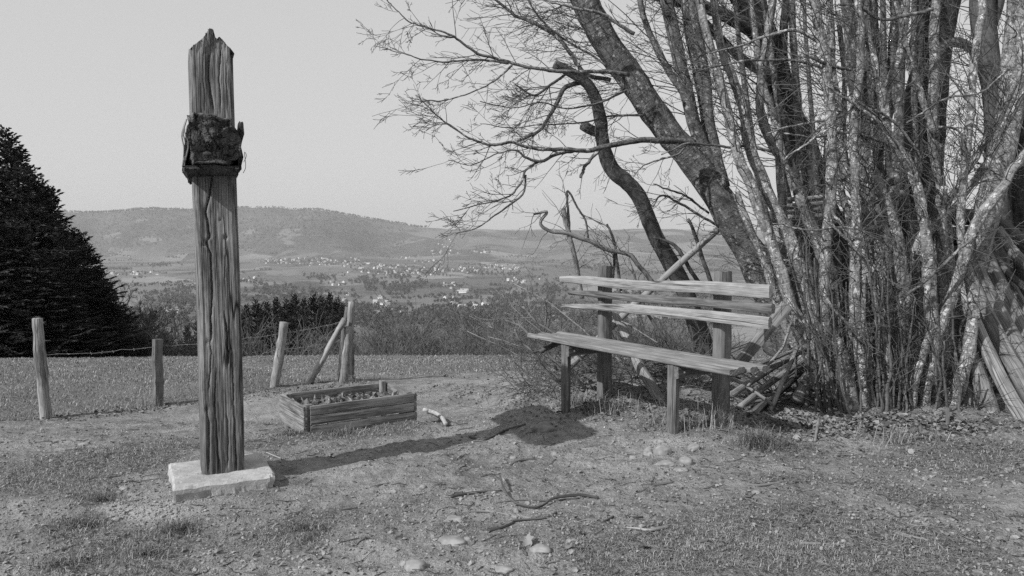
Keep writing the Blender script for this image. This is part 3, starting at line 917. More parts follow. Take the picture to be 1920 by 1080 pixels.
# rounded arrises with chips
chip = .012 + .012 * np.clip(fnoise(Z * 6, np.sign(U) * 3 + np.sign(Wd) * 7, 71, 3) + .2, 0, 1)
crn = np.exp(-((1 - np.abs(U)) / .09) ** 2) * np.exp(-((1 - np.abs(Wd)) / .09) ** 2)
lx = U * PW / 2 - np.sign(U) * crn * chip
ly = Wd * PD / 2 - np.sign(Wd) * crn * chip
dep = .0022 * fnoise(U * 7 + 4, Z * 1.3 + Wd, 33, 3) + .0022 * fnoise(U * 24, Z * 2.2, 34, 3)
rot = sstep(.75, .1, Z) * .007 * fnoise(U * 7, Z * 5, 39, 3) + sstep(2.1, 2.3, Z) * .02 * fnoise(U * 9, Z * 14 + Wd, 43, 3)
dep = dep + rot
frontm = (Wd < -.99)
for (pl, wd, dp) in CRACKS:
    pl = np.array(pl, float)
    zc = zpix(pl[:, 0])[::-1]; uc = ((pl[:, 1] - centre_px(pl[:, 0])) / 41.0)[::-1]
    cu = np.interp(Z, zc, uc) + .05 * vnoise(Z * 22, Z * 0, 5) + .03 * vnoise(Z * 70, Z * 0, 6)
    endf = sstep(zc[0] - .01, zc[0] + .06, Z) * (1 - sstep(zc[-1] - .05, zc[-1] + .01, Z))
    dist = np.abs(U - cu) * PW / 2
    dep = dep - dp * .42 * np.exp(-(dist / (wd * .30)) ** 2) * endf * frontm
    dep = dep + .0015 * np.exp(-((dist - wd * 1.3) / (wd * .8)) ** 2) * endf * frontm
for (py, px, rr, dp) in [(445, 421, .009, .05), (412, 411, .006, .02), (458, 383, .016, .02), (772, 384, .018, .02), (642, 388, .012, .015)]:
    dist = np.hypot((U - (px - centre_px(py)) / 41.0) * PW / 2, Z - zpix(py))
    dep = dep - dp * .42 * np.exp(-(dist / rr) ** 2) * frontm
sidem = np.abs(U) > .99
ly = ly + np.where(frontm, -dep, 0) + np.where(Wd > .99, dep, 0)
lx = lx + np.where(sidem & ~frontm, np.sign(U) * dep * .7, 0)
bow = .004 * np.sin(Z * 2.2)
X3 = PB[None, None] + (lx + bow)[..., None] * EE - ly[..., None] * NF * 1.0 + Z[..., None] * UP
# cap
cu_, cw_ = np.meshgrid(np.linspace(-1, 1, 61), np.linspace(-1, 1, 15))
cz_ = topz(cu_, cw_)
CX = PB[None, None] + (cu_ * PW / 2)[..., None] * EE - (cw_ * PD / 2)[..., None] * NF + cz_[..., None] * UP
k = len(us)
i = np.arange(nz - 1)[:, None] * k; j = np.arange(k)[None]; j2 = (j + 1) % k
Q1 = np.stack([i + j, i + j2, i + k + j2, i + k + j], -1).reshape(-1, 4)
i = np.arange(14)[:, None] * 61; j = np.arange(60)[None]
Q2 = np.stack([i + j, i + j + 1, i + 61 + j + 1, i + 61 + j], -1).reshape(-1, 4) + nz * k
V = np.vstack([X3.reshape(-1, 3), CX.reshape(-1, 3)])
gc = np.vstack([np.stack([lx, ly, Z], -1).reshape(-1, 3), np.stack([cu_ * PW / 2, cw_ * PD / 2, cz_ * 8], -1).reshape(-1, 3)])
obj('shaft', mesh('shaft', V - np.array([PB[0], PB[1], 0]), np.vstack([Q1, Q2]), None, [M_post], gc), post)
ploc = np.array([PB[0], PB[1], 0])

# mossy rot on the tip
tipr = np.random.default_rng(4)
nn = 500
uu = tipr.uniform(-.95, .95, nn); wv = tipr.uniform(-1, 1, nn)
bp = ploc[None] + (uu * PW / 2)[:, None] * EE - (wv * PD / 2)[:, None] * NF + (topz(uu, wv) - .006)[:, None] * UP
D = unit(tipr.normal(size=(nn, 3)) + np.array([[0, 0, 1.2]])); S = unit(np.cross(D, tipr.normal(size=(nn, 3))))
V, Q = diamonds(bp, D, S, tipr.uniform(.008, .022, nn), tipr.uniform(.005, .010, nn))
obj('moss', mesh('moss', V - ploc, Q, None, [M_needle], attrs={'tone': np.repeat(tipr.random(nn), 4)}), post)

NFP, EEP = NF, EE
# stub beam running front to back, nearly end-on to the path
NF = np.array([0.352, -0.936, 0]); EE = np.array([-NF[1], NF[0], 0])
BC = ploc + np.array([0, 0, 1.70])
def rotten_bar(name, c, L, W, T, seed, mat, amp, endcut=.3):
    n = 40; m = 44
    a = np.linspace(0, 2 * math.pi, m, endpoint=False)
    cx = np.sign(np.cos(a)) * np.abs(np.cos(a)) ** .35; cz = np.sign(np.sin(a)) * np.abs(np.sin(a)) ** .35
    s = np.linspace(-1, 1, n)[:, None]
    nzv = fnoise(a[None] * 1.6 + seed + 0 * s, s * 5 + 0 * a[None], seed, 4)
    nzv = (nzv + nzv[:, ::-1]) * .6
    f = 1 + amp * nzv * (0.4 + .9 * np.abs(s) ** 2)
    x = cx[None] * W / 2 * f; z = cz[None] * T / 2 * f
    z = z - .035 * (np.abs(s) > .6) * np.clip(x / W * 2, 0, 1) * (z > 0)
    y = s * L / 2 + 0 * x + (np.abs(s) > .93) * np.sign(s) * .03 * fnoise(cx[None] * 2.5, cz[None] * 2.5, 5, 3)
    V = c[None, None] + x[..., None] * EE + y[..., None] * NF + z[..., None] * UP
    rings = [V.reshape(-1, 3)]
    gcs = [np.stack([x, z, y], -1).reshape(-1, 3)]
    i = np.arange(n - 1)[:, None] * m; j = np.arange(m)[None]; j2 = (j + 1) % m
    Q = [np.stack([i + j, i + j2, i + m + j2, i + m + j], -1).reshape(-1, 4)]
    off = n * m
    for e, row in ((-1, 0), (1, n - 1)):
        prev = row * m
        for q in range(1, 15):
            t = 1 - q / 14.001
            xe = x[row] * t; ze = z[row] * t
            # checked end grain: squares parted by dark cracks
            g1 = np.abs(((xe * 22 + ze * 6 + .2 * np.sin(ze * 40)) % 1) - .5); g2 = np.abs(((ze * 24 - xe * 7) % 1) - .5)
            cr = np.exp(-((.5 - g1) / .09) ** 2) + np.exp(-((.5 - g2) / .09) ** 2)
            ye = y[row] + e * (.045 * fnoise(xe * 16, ze * 16, 8, 4) - .014 * np.clip(cr, 0, 1)) - e * .02 * (ze < -.03)
            rings.append(c[None] + xe[:, None] * EE + ye[:, None] * NF + ze[:, None] * UP)
            gcs.append(np.stack([xe, ze, ye], -1))
            jj = np.arange(m); jn = (jj + 1) % m
            Q.append(np.stack([prev + jj, prev + jn, off + jn, off + jj], -1))
            prev = off; off += m
    return obj(name, mesh(name, np.vstack(rings) - ploc, np.vstack(Q), None, [mat], np.vstack(gcs)), post)
rotten_bar('stub_beam', BC + np.array([0, 0, .012]) - EE * .004, 1.20, .205, .232, 11, M_endgrain, .30)
# cladding boards left on the beam: two cheeks and a sole
def board(name, lo, half_along, W, T, ey, ez, seed, mat, tilt=0):
    ex = unit(NF + UP * tilt)
    return plank(name, ploc + lo - ex * half_along, ex, ey, ez, half_along * 2, W, T, mat, post, ploc, 40, .006, seed=seed,
                 wfun=lambda t: 1 + .08 * vnoise(np.array([t * 7.0]), np.array([seed * 1.0]), 3)[0])
board('cheek_board', EE * -.113 + np.array([0, 0, 1.685]), .55, .225, .018, unit(UP + EE * .15), unit(EE - UP * .15), 3, M_post)
board('cheek_board', EE * .112 + np.array([0, 0, 1.69]), .56, .205, .022, unit(UP + EE * .05), unit(EE - UP * .05), 5, M_rot)
board('sole_board', EE * -.008 + np.array([0, 0, 1.582]), .575, .230, .020, EE, UP, 7, M_rot, .01)
# splinters hanging at the left cheek
spl = []
for q in range(3):
    b = ploc + EE * (-.110 - .006 * q) + NF * (.55 - .02 * q) + np.array([0, 0, 1.80 - .01 * q])
    p = np.array([b, b + EE * -.012 + np.array([0, 0, -.05]), b + EE * (.004 - .004 * q) + np.array([0, 0, -.11]), b + EE * -.012 + np.array([0, 0, -.19])])
    spl.append((catmull(p, 9), np.full(9, .0036)))
tube_obj('splinter', spl, 4, M_fence, post, ploc)
cl = []
b = ploc + EE * .128 + NF * .50 + np.array([0, 0, 1.62])
cl.append((catmull([b, b + EE * .012 + UP * .03, b + EE * .004 + UP * .045, b - UP * .02 + EE * .008, b - UP * .05 - EE * .004], 14), np.full(14, .0014)))
tube_obj('wire_end', cl, 4, M_iron, post, ploc)

# concrete slab
NF = np.array([0.44, -0.898, 0]); EE = np.array([-NF[1], NF[0], 0])
sl_pts = [P(322, 934, 3.70), P(517, 906, 3.92), P(500, 859, 4.36), P(330, 869, 4.26)]
SC = ploc + NF * .045 - EE * .01
SW, SD, SH = .485, .475, .075
ztop = .060
n = 44
gx, gy = np.meshgrid(np.linspace(-1, 1, n), np.linspace(-1, 1, n))
edge = np.maximum(np.abs(gx), np.abs(gy))
prof_ = np.clip((edge - .955) / .045, 0, 1)
zz = ztop + .004 * fnoise(gx * 3, gy * 3, 9, 4) - .009 * prof_ ** 2 - .010 * np.clip(fnoise(gx * 5, gy * 5, 12, 3) - .1, 0, 1) * (edge > .85)
crk = np.exp(-((gy + .25 - .25 * (gx + 1) + .06 * vnoise(gx * 6, gx * 0, 3)) / .028) ** 2) * (gx < -.35)
crk2 = np.exp(-((gy + .1 + .75 * (gx - .4)) / .02) ** 2) * (gx > .45) * .5
zz = zz - .008 * crk - .008 * crk2
wig = 1 + .02 * fnoise(gx * 2.2, gy * 2.2, 19, 3) * (edge > .9) - .03 * ((gx > .9) & (gy < -.8))
top3 = SC[None, None] + (gx * SW / 2 * wig)[..., None] * EE - (gy * SD / 2 * wig)[..., None] * NF + zz[..., None] * UP
ring = [(0, q) for q in range(n)] + [(q, n - 1) for q in range(1, n)] + [(n - 1, q) for q in range(n - 2, -1, -1)] + [(q, 0) for q in range(n - 2, 0, -1)]
ri = np.array([a * n + b for a, b in ring])
Vt = top3.reshape(-1, 3)
i = np.arange(n - 1)[:, None] * n; j = np.arange(n - 1)[None]
Q = [np.stack([i + j, i + j + 1, i + n + j + 1, i + n + j], -1).reshape(-1, 4)]
Vs = [Vt]; prev = ri; off = len(Vt); m = len(ri)
cxy = SC[:2]
for q in range(1, 6):
    p = Vt[ri].copy()
    out = p[:, :2] - cxy
    rough = .014 * fnoise(np.arange(m) * .45, np.full(m, q * 1.7), 23, 3) * (q > 1) - .010 * (q >= 2) * (fnoise(np.arange(m) * .12, np.full(m, .5), 29, 2) > 0)
    p[:, :2] += unit(out) * rough[:, None]
    p[:, 2] -= q * .024 - .003 * (q == 1)
    Vs.append(p)
    idx = off + np.arange(m)
    Q.append(np.stack([prev, idx, np.roll(idx, -1), np.roll(prev, -1)], -1))
    prev = idx; off += m
obj('concrete_base', mesh('concrete_base', np.vstack(Vs) - ploc, np.vstack(Q), None, [M_conc], smooth=False), post)

# ------------------------------------------------------------------ the bench
BU = np.array([.578, -.816, 0]); BU /= np.linalg.norm(BU)       # along the seat, left end to right end
BW_ = np.array([-BU[1], BU[0], 0])                                # towards the back
SEATZ = EYE - .80
RF = np.array([1.243, 4.50, SEATZ])                               # right front corner of the seat top
BL = 1.97
bench = thing('park_bench', 'weathered slatted wooden bench with three waney back rails, standing under the bare trees', 'bench', (RF[0] - BU[0] * 1, RF[1] - BU[1] * 1, 0))
bloc = np.array(bench.location)
offs = [(.0, .073), (.086, .072), (.171, .070), (.254, .066)]
for q, (o_, w_) in enumerate(offs):
    rend = [0, -.015, 0.01, .03][q]
    lend = [0, .04, .10, .06][q]
    L = BL + rend - lend
    st = RF + BU * (rend - L) + BW_ * (o_ + w_ / 2) + UP * (-.018 + [0, .002, -.002, .001][q])
    plank('seat_slat', st, BU, BW_, UP, L, w_, .036, [M_bench, M_bench, M_bench, M_bench][q], bench, bloc, 44, .0018, seed=20 + q,
          wfun=(lambda t: .55 + .45 * min(1, t * 9)) if q == 0 else None)
# back rails
RB = np.array([1.55, 4.75, 0])
def rail(zr, L, W, T, seed, mat, wf, of, back=0.0, rend=0.0):
    st = RB + BU * (rend - L) + BW_ * back + UP * zr
    plank('back_rail', st, BU, UP, -BW_, L, W, T, mat, bench, bloc, 60, .0024, wfun=wf, ofun=of, seed=seed)
rail(.945, 2.0, .078, .038, 31, M_benchpale, lambda t: .62 + .38 * min(1, t * 2.2) + .06 * math.sin(t * 9), lambda t: -.010 * math.sin(t * 3.1) - .032 * (1 - t) + .006 * math.sin(t * 11))
rail(.838, 1.92, .056, .034, 33, M_benchdark, lambda t: .55 + .45 * min(1, t * 3) + .08 * math.sin(t * 14), lambda t: .002 * math.sin(t * 12) - .028 * (1 - t), .012, .01)
rail(.752, 1.97, .070, .038, 35, M_benchpale, lambda t: .30 + .70 * min(1, t * 2.6) + .05 * math.sin(t * 8 + 1), lambda t: .02 * math.sin(t * 3.14) - .004 - .048 * (1 - t))
# posts and legs
def upright(name, base, zb, zt, w, d, seed, mat, lean=0.0, taper=1.0):
    ex = unit(UP + BW_ * lean)
    plank(name, np.array([base[0], base[1], zb]), ex, BU, BW_, (zt - zb), w, d, mat, bench, bloc, 24, .003, seed=seed, bev=.010, wfun=lambda t: 1 - (1 - taper) * t)
lp = np.array([.715, 6.09, 0]); rp = np.array([1.375, 5.175, 0])
upright('back_post', lp, hz(*lp[:2]) - .08, 1.035, .095, .11, 41, M_benchdark, .0, .8)
upright('back_post', rp, hz(*rp[:2]) - .08, 1.04, .095, .12, 43, M_benchdark, .0, .92)
fl = np.array([.395, 5.76, 0]); fr = np.array([1.005, 4.90, 0])
upright('front_leg', fl, hz(*fl[:2]) - .06, SEATZ - .037, .065, .065, 45, M_benchdark)
upright('front_leg', fr, hz(*fr[:2]) - .08, SEATZ - .037, .066, .066, 47, M_benchdark)
for (a, b) in ((fl, lp), (fr, rp)):
    st = np.array([a[0], a[1], SEATZ - .078]) - BW_ * .03 + BU * .052
    L = np.dot(b - a, BW_) + .06
    br0 = plank('bearer', st, BW_, UP, BU, L, .075, .035, M_benchdark, bench, bloc, 12, .002, seed=51)
    bo = st + BW_ * .05 + BU * .02
    tube_obj('bolt', [(np.array([bo, bo + BU * .010]), np.array([.011, .008]))], 10, M_iron, br0, bloc)

# ------------------------------------------------------------------ the planter
QF = np.array([.83, .557, 0]); QF /= np.linalg.norm(QF); QB = np.array([-QF[1], QF[0], 0])
c0 = np.array([-1.405, 5.33, 0])
PLW, PLD = .815, .50
zt = .112
planter = thing('planter_box', 'low planter box of nailed old boards, half filled with dead plants, on the path edge', 'planter', (c0[0], c0[1], -.08))
pq = np.array(planter.location)
def pboard(name, st, ex, L, z, h, th, ez, seed, ext=0):
    plank(name, st + UP * z, ex, UP, ez, L, h, th, M_plant, planter, pq, 22, .0012, seed=seed, bev=.002)
for r_, (z, h) in enumerate([(.078, .064), (.010, .066), (-.060, .062)]):
    slope = -.05
    pboard('front_board', c0 + QF * .035 - QB * 0, QF, PLW - .035, z, h, .026, -QB, 60 + r_)
    pboard('end_board', c0 + QB * (PLD + .01) - QF * .0, -QB, PLD + .015, z, h, .026, -QF, 64 + r_)
    if r_ < 2:
        pboard('back_board', c0 + QB * PLD + QF * .02, QF, PLW - .02, z, h, .026, QB, 68 + r_)
    pboard('end_board', c0 + QF * (PLW + .012) - QB * .012, QB, PLD + .02, z, h, .026, QF, 72 + r_)
for (a, b, s) in [(.032, .035, 80), (PLW - .03, PLD - .035, 81), (.035, PLD - .035, 82), (PLW - .03, .035, 83)]:
    plank('corner_post', c0 + QF * a + QB * b + UP * -.14, UP, QF, QB, .255 if s != 81 else .27, .05, .05, M_plant, planter, pq, 10, .003, seed=s)
n = 30
gx, gy = np.meshgrid(np.linspace(.02, PLW - .01, n), np.linspace(.012, PLD - .012, n))
zz = .045 + .05 * fnoise(gx * 7, gy * 7, 91, 4)
Vv = c0[None, None] + gx[..., None] * QF + gy[..., None] * QB + zz[..., None] * UP
i = np.arange(n - 1)[:, None] * n; j = np.arange(n - 1)[None]
Qs = np.stack([i + j, i + j + 1, i + n + j + 1, i + n + j], -1).reshape(-1, 4)
M_soil = plain('dry_soil', .13, .5, 40)
obj('soil', mesh('soil', Vv.reshape(-1, 3) - pq, Qs, None, [M_soil]), planter)

# ------------------------------------------------------------------ fence
fence_posts = []
def fpost(pxb, pyb, pxt, pyt, Y, wpx, label, mat, k=9, square=False, name='fence_post', grp='fence posts'):
    b = P(pxb, pyb, Y); b[2] = min(b[2], hz(b[0], b[1])) - .12
    t = P(pxt, pyt, Y)
    n = 16
    s = np.linspace(0, 1, n)
    r_ = np.random.default_rng(int(pxb))
    pts = b[None] + (t - b)[None] * s[:, None] + np.stack([np.cumsum(r_.normal(size=n)) * .003, np.cumsum(r_.normal(size=n)) * .003, np.zeros(n)], -1)
    rad = wpx / FPX * Y / 2 * (1.0 - .12 * s) * (1 + .05 * r_.normal(size=n))
    o = tube_obj(name, [(pts, rad)], 4 if square else k, mat, None, (b[0], b[1], b[2]), .06)
    o.location = b
    if square: o.data.polygons.foreach_set('use_smooth', np.zeros(len(o.data.polygons), bool))
    return tag(o, label, 'fence post', grp)
fpost(86, 792, 70, 597, 8.0, 21, 'leftmost fence post, tall, pale and split, leaning left', M_fence)
fpost(297, 764, 296, 636, 8.9, 23, 'short squared fence post just left of the tall timber post', M_fencedk, square=True)
fpost(510, 734, 535, 604, 9.9, 18, 'round fence post leaning right above the planter', M_fence)
fpost(649, 722, 661, 566, 10.3, 15, 'tall pale split stake at the fence corner, rightmost of the bundle', M_fence)
fpost(634, 716, 650, 576, 10.45, 13, 'dark thin stake standing behind the pale stakes of the fence corner', M_fencedk)
fpost(641, 720, 652, 612, 10.25, 17, 'short pale stake in the middle of the fence corner bundle', M_fence)
fpost(567, 724, 648, 598, 10.2, 13, 'long diagonal brace leaning against the fence corner stakes', M_fence, name='fence_brace')
fpost(655, 716, 655, 655, 10.5, 22, 'squat dark stump post at the foot of the fence corner stakes', M_fencedk)

def wire(pts, label, grp='barbed wires of the fence'):
    pts = np.array(pts)
    seg = []
    full = []
    for a, b in zip(pts[:-1], pts[1:]):
        n = 14; s = np.linspace(0, 1, n)
        q = a[None] + (b - a)[None] * s[:, None]
        q[:, 2] -= .05 * np.linalg.norm(b - a) / 2.5 * 4 * s * (1 - s)
        full.append(q if not full else q[1:])
    p = np.vstack(full)
    rg = np.random.default_rng(3)
    p[:, 2] += rg.normal(size=len(p)) * .004
    seg.append((p, np.full(len(p), .0030)))
    L = np.concatenate([[0], np.cumsum(np.linalg.norm(np.diff(p, axis=0), axis=1))])
    for d in np.arange(.06, L[-1], .11):
        c = np.array([np.interp(d, L, p[:, q]) for q in range(3)])
        for w in range(2):
            v = unit(rg.normal(size=3)) * .017
            seg.append((np.array([c - v, c + v]), np.array([.0022, .0022])))
    o = tube_obj('barbed_wire', seg, 4, M_wire, None, tuple(p[0]), 0, False)
    o.location = p[0]
    return tag(o, label, 'wire', grp)
wire([P(-120, 720, 7.4), P(62, 672, 7.92)], 'barbed wire running from the leftmost post out of the left edge')
wire([P(72, 664, 8.08), P(290, 650, 8.88)], 'top barbed wire sagging between the leftmost post and the short squared post')
wire([P(303, 648, 8.95), P(527, 625, 9.9), P(642, 603, 10.3)], 'top barbed wire running behind the tall post to the fence corner')
wire([P(445, 676, 9.6), P(517, 656, 9.95), P(636, 640, 10.4)], 'lower barbed wire between the tall post and the fence corner')

# ------------------------------------------------------------------ stones
def stone(px, py, w, h, label, mat=M_stone, seed=0, grp=None, sink=.5):
    g = G(px, py + h * .3)
    Y = g[1]
    sx = w / FPX * Y / 2; szv = max(h / FPX * Y / 2 * 1.15, .012)
    bm = bmesh.new()
    bmesh.ops.create_icosphere(bm, subdivisions=4, radius=1)
    V = np.array([v.co[:] for v in bm.verts]); F = np.array([[v.index for v in f.verts] for f in bm.faces])
    bm.free()
    r_ = 1 + .38 * fnoise(V[:, 0] * 1.3 + seed * 5, V[:, 1] * 1.3 + V[:, 2] * 1.1, seed, 4)
    V = V * r_[:, None]
    V = np.sign(V) * np.abs(V) ** .9
    V = V * np.array([sx, sx * .75, szv])
    o = obj('stone', mesh('stone', V, None, F, [mat]))
    o.location = (g[0], g[1], g[2] + szv * (1 - 2 * sink))
    o.rotation_euler = (0, 0, .3 * math.sin(seed * 3.7))
    return tag(o, label, 'stone', grp)
ST = [(777, 1058, 48, 22, 'largest pale rounded stone at the bottom edge of the path'), (852, 972, 42, 13, 'flat pale stone half buried in a small grass patch, uppermost of the foreground trio'),
      (848, 1012, 52, 15, 'flat broad stone below the grass patch, left of the dry leaf'), (877, 1010, 15, 8, 'small stone touching the right end of the flat broad stone'),
      (1012, 1026, 42, 15, 'rounded stone just right of the curled dry leaf'), (945, 1066, 36, 11, 'long narrow pale stone near the bottom edge'),
      (1240, 843, 36, 26, 'largest round stone beneath the right front leg of the bench'), (1216, 846, 22, 18, 'smaller upright stone left of the round stone at the bench leg'),
      (1250, 868, 40, 16, 'flat pale stone in front of the round stone at the bench leg'), (1286, 862, 26, 16, 'pale stone right of the flat stone at the bench leg'),
      (1278, 880, 28, 9, 'thin flat pale stone in front of the bench leg stones'), (1232, 826, 26, 10, 'small flat stone tucked behind the round stone at the bench leg'),
      (1187, 856, 14, 8, 'pebble alone left of the bench leg stones'), (1300, 838, 24, 16, 'pale lump of earth and stone right of the bench leg'),
      (233, 915, 18, 10, 'small pale cobble left of the concrete slab, the upper of a pair'), (223, 923, 13, 7, 'smaller cobble just below the upper cobble left of the slab'),
      (330, 958, 11, 9, 'pebble under the front left corner of the concrete slab'), (218, 972, 18, 7, 'flat pebble between the grass tufts left of the slab'),
      (316, 907, 10, 5, 'tiny white pebble beside the left edge of the slab'), (97, 863, 11, 6, 'pebble alone on the path near the left edge'), (157, 832, 20, 4, 'flat sliver of stone on the path at the left'),
      (793, 912, 14, 7, 'small round pebble in the middle of the earth path'), (962, 857, 13, 7, 'small grey stone beyond the forked stick'), (1040, 850, 15, 8, 'small lumpy stone right of the shadow of the post'),
      (1265, 795, 30, 18, 'pale stone under the bench behind the right front leg'), (1418, 922, 18, 6, 'flat pale stone in the bare earth right of the bench leg'), (1357, 997, 16, 6, 'white pebble in the right foreground grass')]
for q, (px, py, w, h, lab) in enumerate(ST):
    stone(px, py, w, h, lab, M_stone, q + 1)
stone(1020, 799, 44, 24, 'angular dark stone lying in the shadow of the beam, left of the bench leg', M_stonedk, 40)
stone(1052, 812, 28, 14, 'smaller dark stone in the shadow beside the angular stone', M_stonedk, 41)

# ------------------------------------------------------------------ the trees and coppice on the right
def trace(pl, Y0, Y1=None, n=None, wob=.006, seed=0, ground=False):
    """polyline of (px, py, width px) -> 3D points and radii, at real distances Y0..Y1"""
    pl = [tuple(q) for q in pl]
    if pl[-1][1] <= -20 and pl[-1][2] > 5:            # what goes on above the frame tapers out there
        (xa, ya, wa), (xb, yb, wb) = pl[-2], pl[-1]
        dx, dy = (xb - xa) / abs(yb - ya), (yb - ya) / abs(yb - ya)
        for st, f in ((110, .82), (260, .6), (420, .36), (580, .12)):
            pl.append((xb + dx * st * .8 + 14 * math.sin(st + xb), yb + dy * st, max(wb * f, 1)))
    pl = np.array(pl, float)
    Y1 = Y0 if Y1 is None else Y1
    m = len(pl)
    s = np.concatenate([[0], np.cumsum(np.hypot(np.diff(pl[:, 0]), np.diff(pl[:, 1])))]); s /= s[-1]
    Ys = Y0 + (Y1 - Y0) * s
    p = np.array([P(pl[q, 0], pl[q, 1], Ys[q]) for q in range(m)])
    r = pl[:, 2] / FPX * Ys / 2
    n = n or max(8, m * 5)
    pr = catmull(np.column_stack([p, r]), n)
    rg = np.random.default_rng(seed)
    ww = np.cumsum(rg.normal(size=(n, 3)), 0) * wob * .3
    ww -= np.linspace(0, 1, n)[:, None] * ww[-1][None]
    pts = pr[:, :3] + ww
    rad = np.maximum(pr[:, 3], .0015)
    if ground:
        g = hz(pts[0, 0], pts[0, 1])
        if pts[0, 2] > g - .05:
            d = unit(pts[0] - pts[2]); d[2] = min(d[2], -.5); d = unit(d)
            ext = pts[0] + d * ((pts[0, 2] - g + .12) / -d[2])
            mid = (pts[0] + ext) / 2
            pts = np.vstack([ext, mid, pts]); rad = np.concatenate([[rad[0] * 1.25, rad[0] * 1.1], rad])
    return pts, rad

TW = np.random.default_rng(99)
BIAS = np.array([-.35, .0, .12])
def sprout(pts, rad, count, L, rg, out, u0=.1, u1=1.0, kids=(3, 3, 3), lev=2, bias=BIAS, rfac=.4, rmax=.006, left=.5, wob=.28, rmin=.0017):
    n = len(pts)
    for q in range(count):
        u = rg.uniform(u0, u1); f = u * (n - 1); i = min(int(f), n - 2)
        p = pts[i] * (1 - (f - i)) + pts[i + 1] * (f - i)
        t = unit(pts[i + 1] - pts[i])
        s = rg.normal(size=3); s[0] -= left * 1.2
        s = unit(s - t * np.dot(s, t))
        a = rg.uniform(.5, 1.25)
        grow(p, t * math.cos(a) + s * math.sin(a), L * rg.uniform(.45, 1.25), min(rad[i] * rfac, rmax), lev, rg, out, bias, wob, 8, kids, rmin, (.4, 1.0), .5)

def tree_thing(name, label, cat, base, group=None):
    return thing(name, label, cat, base, group)

def add_tubes(part, polys, k, mat, parent, lump=0, kind=None, cap=True):
    loc = np.array(parent.location)
    o = tube_obj(part, polys, k, mat, parent, loc, lump, cap)
    if kind: o['kind'] = kind
    return o

# --- leaning old trunk behind the bench
T1 = trace([(1545, 800, 105), (1515, 720, 82), (1470, 600, 68), (1425, 510, 62), (1384, 440, 58), (1345, 373, 54), (1294, 300, 51), (1254, 250, 48), (1214, 196, 48), (1180, 146, 48), (1148, 100, 48), (1120, 55, 49), (1098, 15, 50), (1078, -30, 48), (1040, -100, 44), (985, -190, 36), (920, -300, 22)], 7.1, 6.3, 66, .01, 1, True)
leaning = tree_thing('leaning_tree', 'thick dark trunk leaning far left over the bench, its twiggy limbs against the sky', 'tree', (T1[0][0][0], T1[0][0][1], hz(*T1[0][0][:2])))
add_tubes('trunk', [T1], 22, M_barkT, leaning, .12)
LIMBS = [  # px, py, width -- the limbs that reach left into the sky
    ([(1124, 281, 6), (1108, 298, 6), (1096, 312, 6), (1089, 333, 6)], 6.45, 6.4),
    ([(1180, 140, 8.06), (1130, 136, 7.44), (1085, 139, 6.82), (1040, 138, 6.82), (1000, 132, 6.2), (950, 118, 5.58), (900, 103, 4.96), (860, 78, 4.34), (835, 62, 3.72), (795, 50, 3.1), (765, 38, 2.48), (742, 15, 1.86), (722, -5, 1.86)], 6.5, 6.0),
    ([(1145, 150, 8.06), (1100, 138, 7.44), (1075, 105, 7.44), (1050, 75, 6.82), (1010, 50, 6.2), (975, 35, 5.58), (945, 10, 4.96), (905, -15, 3.72)], 6.5, 6.3),
    ([(1300, 268, 12.4), (1240, 262, 11.2), (1200, 264, 10.5), (1160, 272, 9.92), (1120, 281, 8.68), (1070, 281, 7.44), (1010, 278, 6.2), (960, 266, 5.58), (920, 269, 4.96), (880, 254, 3.72), (840, 225, 3.1), (810, 205, 2.48), (780, 178, 1.86)], 6.6, 5.9),
    ([(1085, 283, 6.2), (1045, 290, 6.2), (1012, 302, 5.58), (985, 296, 4.96), (958, 281, 3.72), (925, 290, 2.48), (880, 310, 1.86), (840, 300, 1.24)], 6.4, 6.0),
    ([(1012, 302, 4.96), (985, 320, 4.34), (975, 345, 3.72), (955, 368, 3.1), (905, 384, 2.48), (850, 396, 1.86)], 6.3, 6.0),
    ([(985, 326, 3.72), (978, 362, 3.72), (935, 398, 3.1), (895, 427, 2.48), (850, 440, 1.86)], 6.25, 5.9),
    ([(960, 122, 4.34), (925, 152, 3.1), (880, 172, 2.48), (830, 190, 2.48), (795, 186, 1.86)], 6.2, 6.0),
    ([(955, 118, 4.34), (900, 112, 3.72), (845, 118, 3.1), (790, 110, 2.48), (750, 98, 1.86), (700, 86, 1.24)], 6.2, 5.9),
    ([(1190, 62, 7.44), (1150, 40, 6.82), (1120, 25, 6.2), (1085, 21, 5.58), (1060, 12, 4.34), (1030, 4, 3.72)], 6.5, 6.3),
    ([(1140, 125, 4.34), (1090, 90, 3.72), (1040, 62, 3.72), (1000, 20, 3.1), (985, -20, 2.48)], 6.5, 6.4),
    ([(1175, 170, 4.34), (1130, 190, 3.72), (1070, 200, 3.1), (1020, 190, 2.48), (960, 200, 1.86), (900, 190, 1.86)], 6.6, 6.2),
    ([(1210, 215, 4.96), (1150, 218, 3.72), (1090, 230, 3.1), (1030, 232, 2.48), (960, 240, 1.86), (900, 232, 1.24)], 6.7, 6.3),
    ([(1290, 262, 4.96), (1270, 290, 3.72), (1235, 300, 3.1), (1205, 312, 2.48), (1190, 330, 1.86)], 6.6, 6.4),
    ([(1350, 425, 4.96), (1300, 395, 4.96), (1265, 375, 4.34), (1240, 368, 3.72), (1225, 388, 2.48)], 6.9, 6.7),
    ([(1330, 400, 4.34), (1290, 370, 3.72), (1250, 352, 3.1), (1225, 345, 2.48)], 6.9, 6.7),
]
tw = []
lr = np.random.default_rng(17)
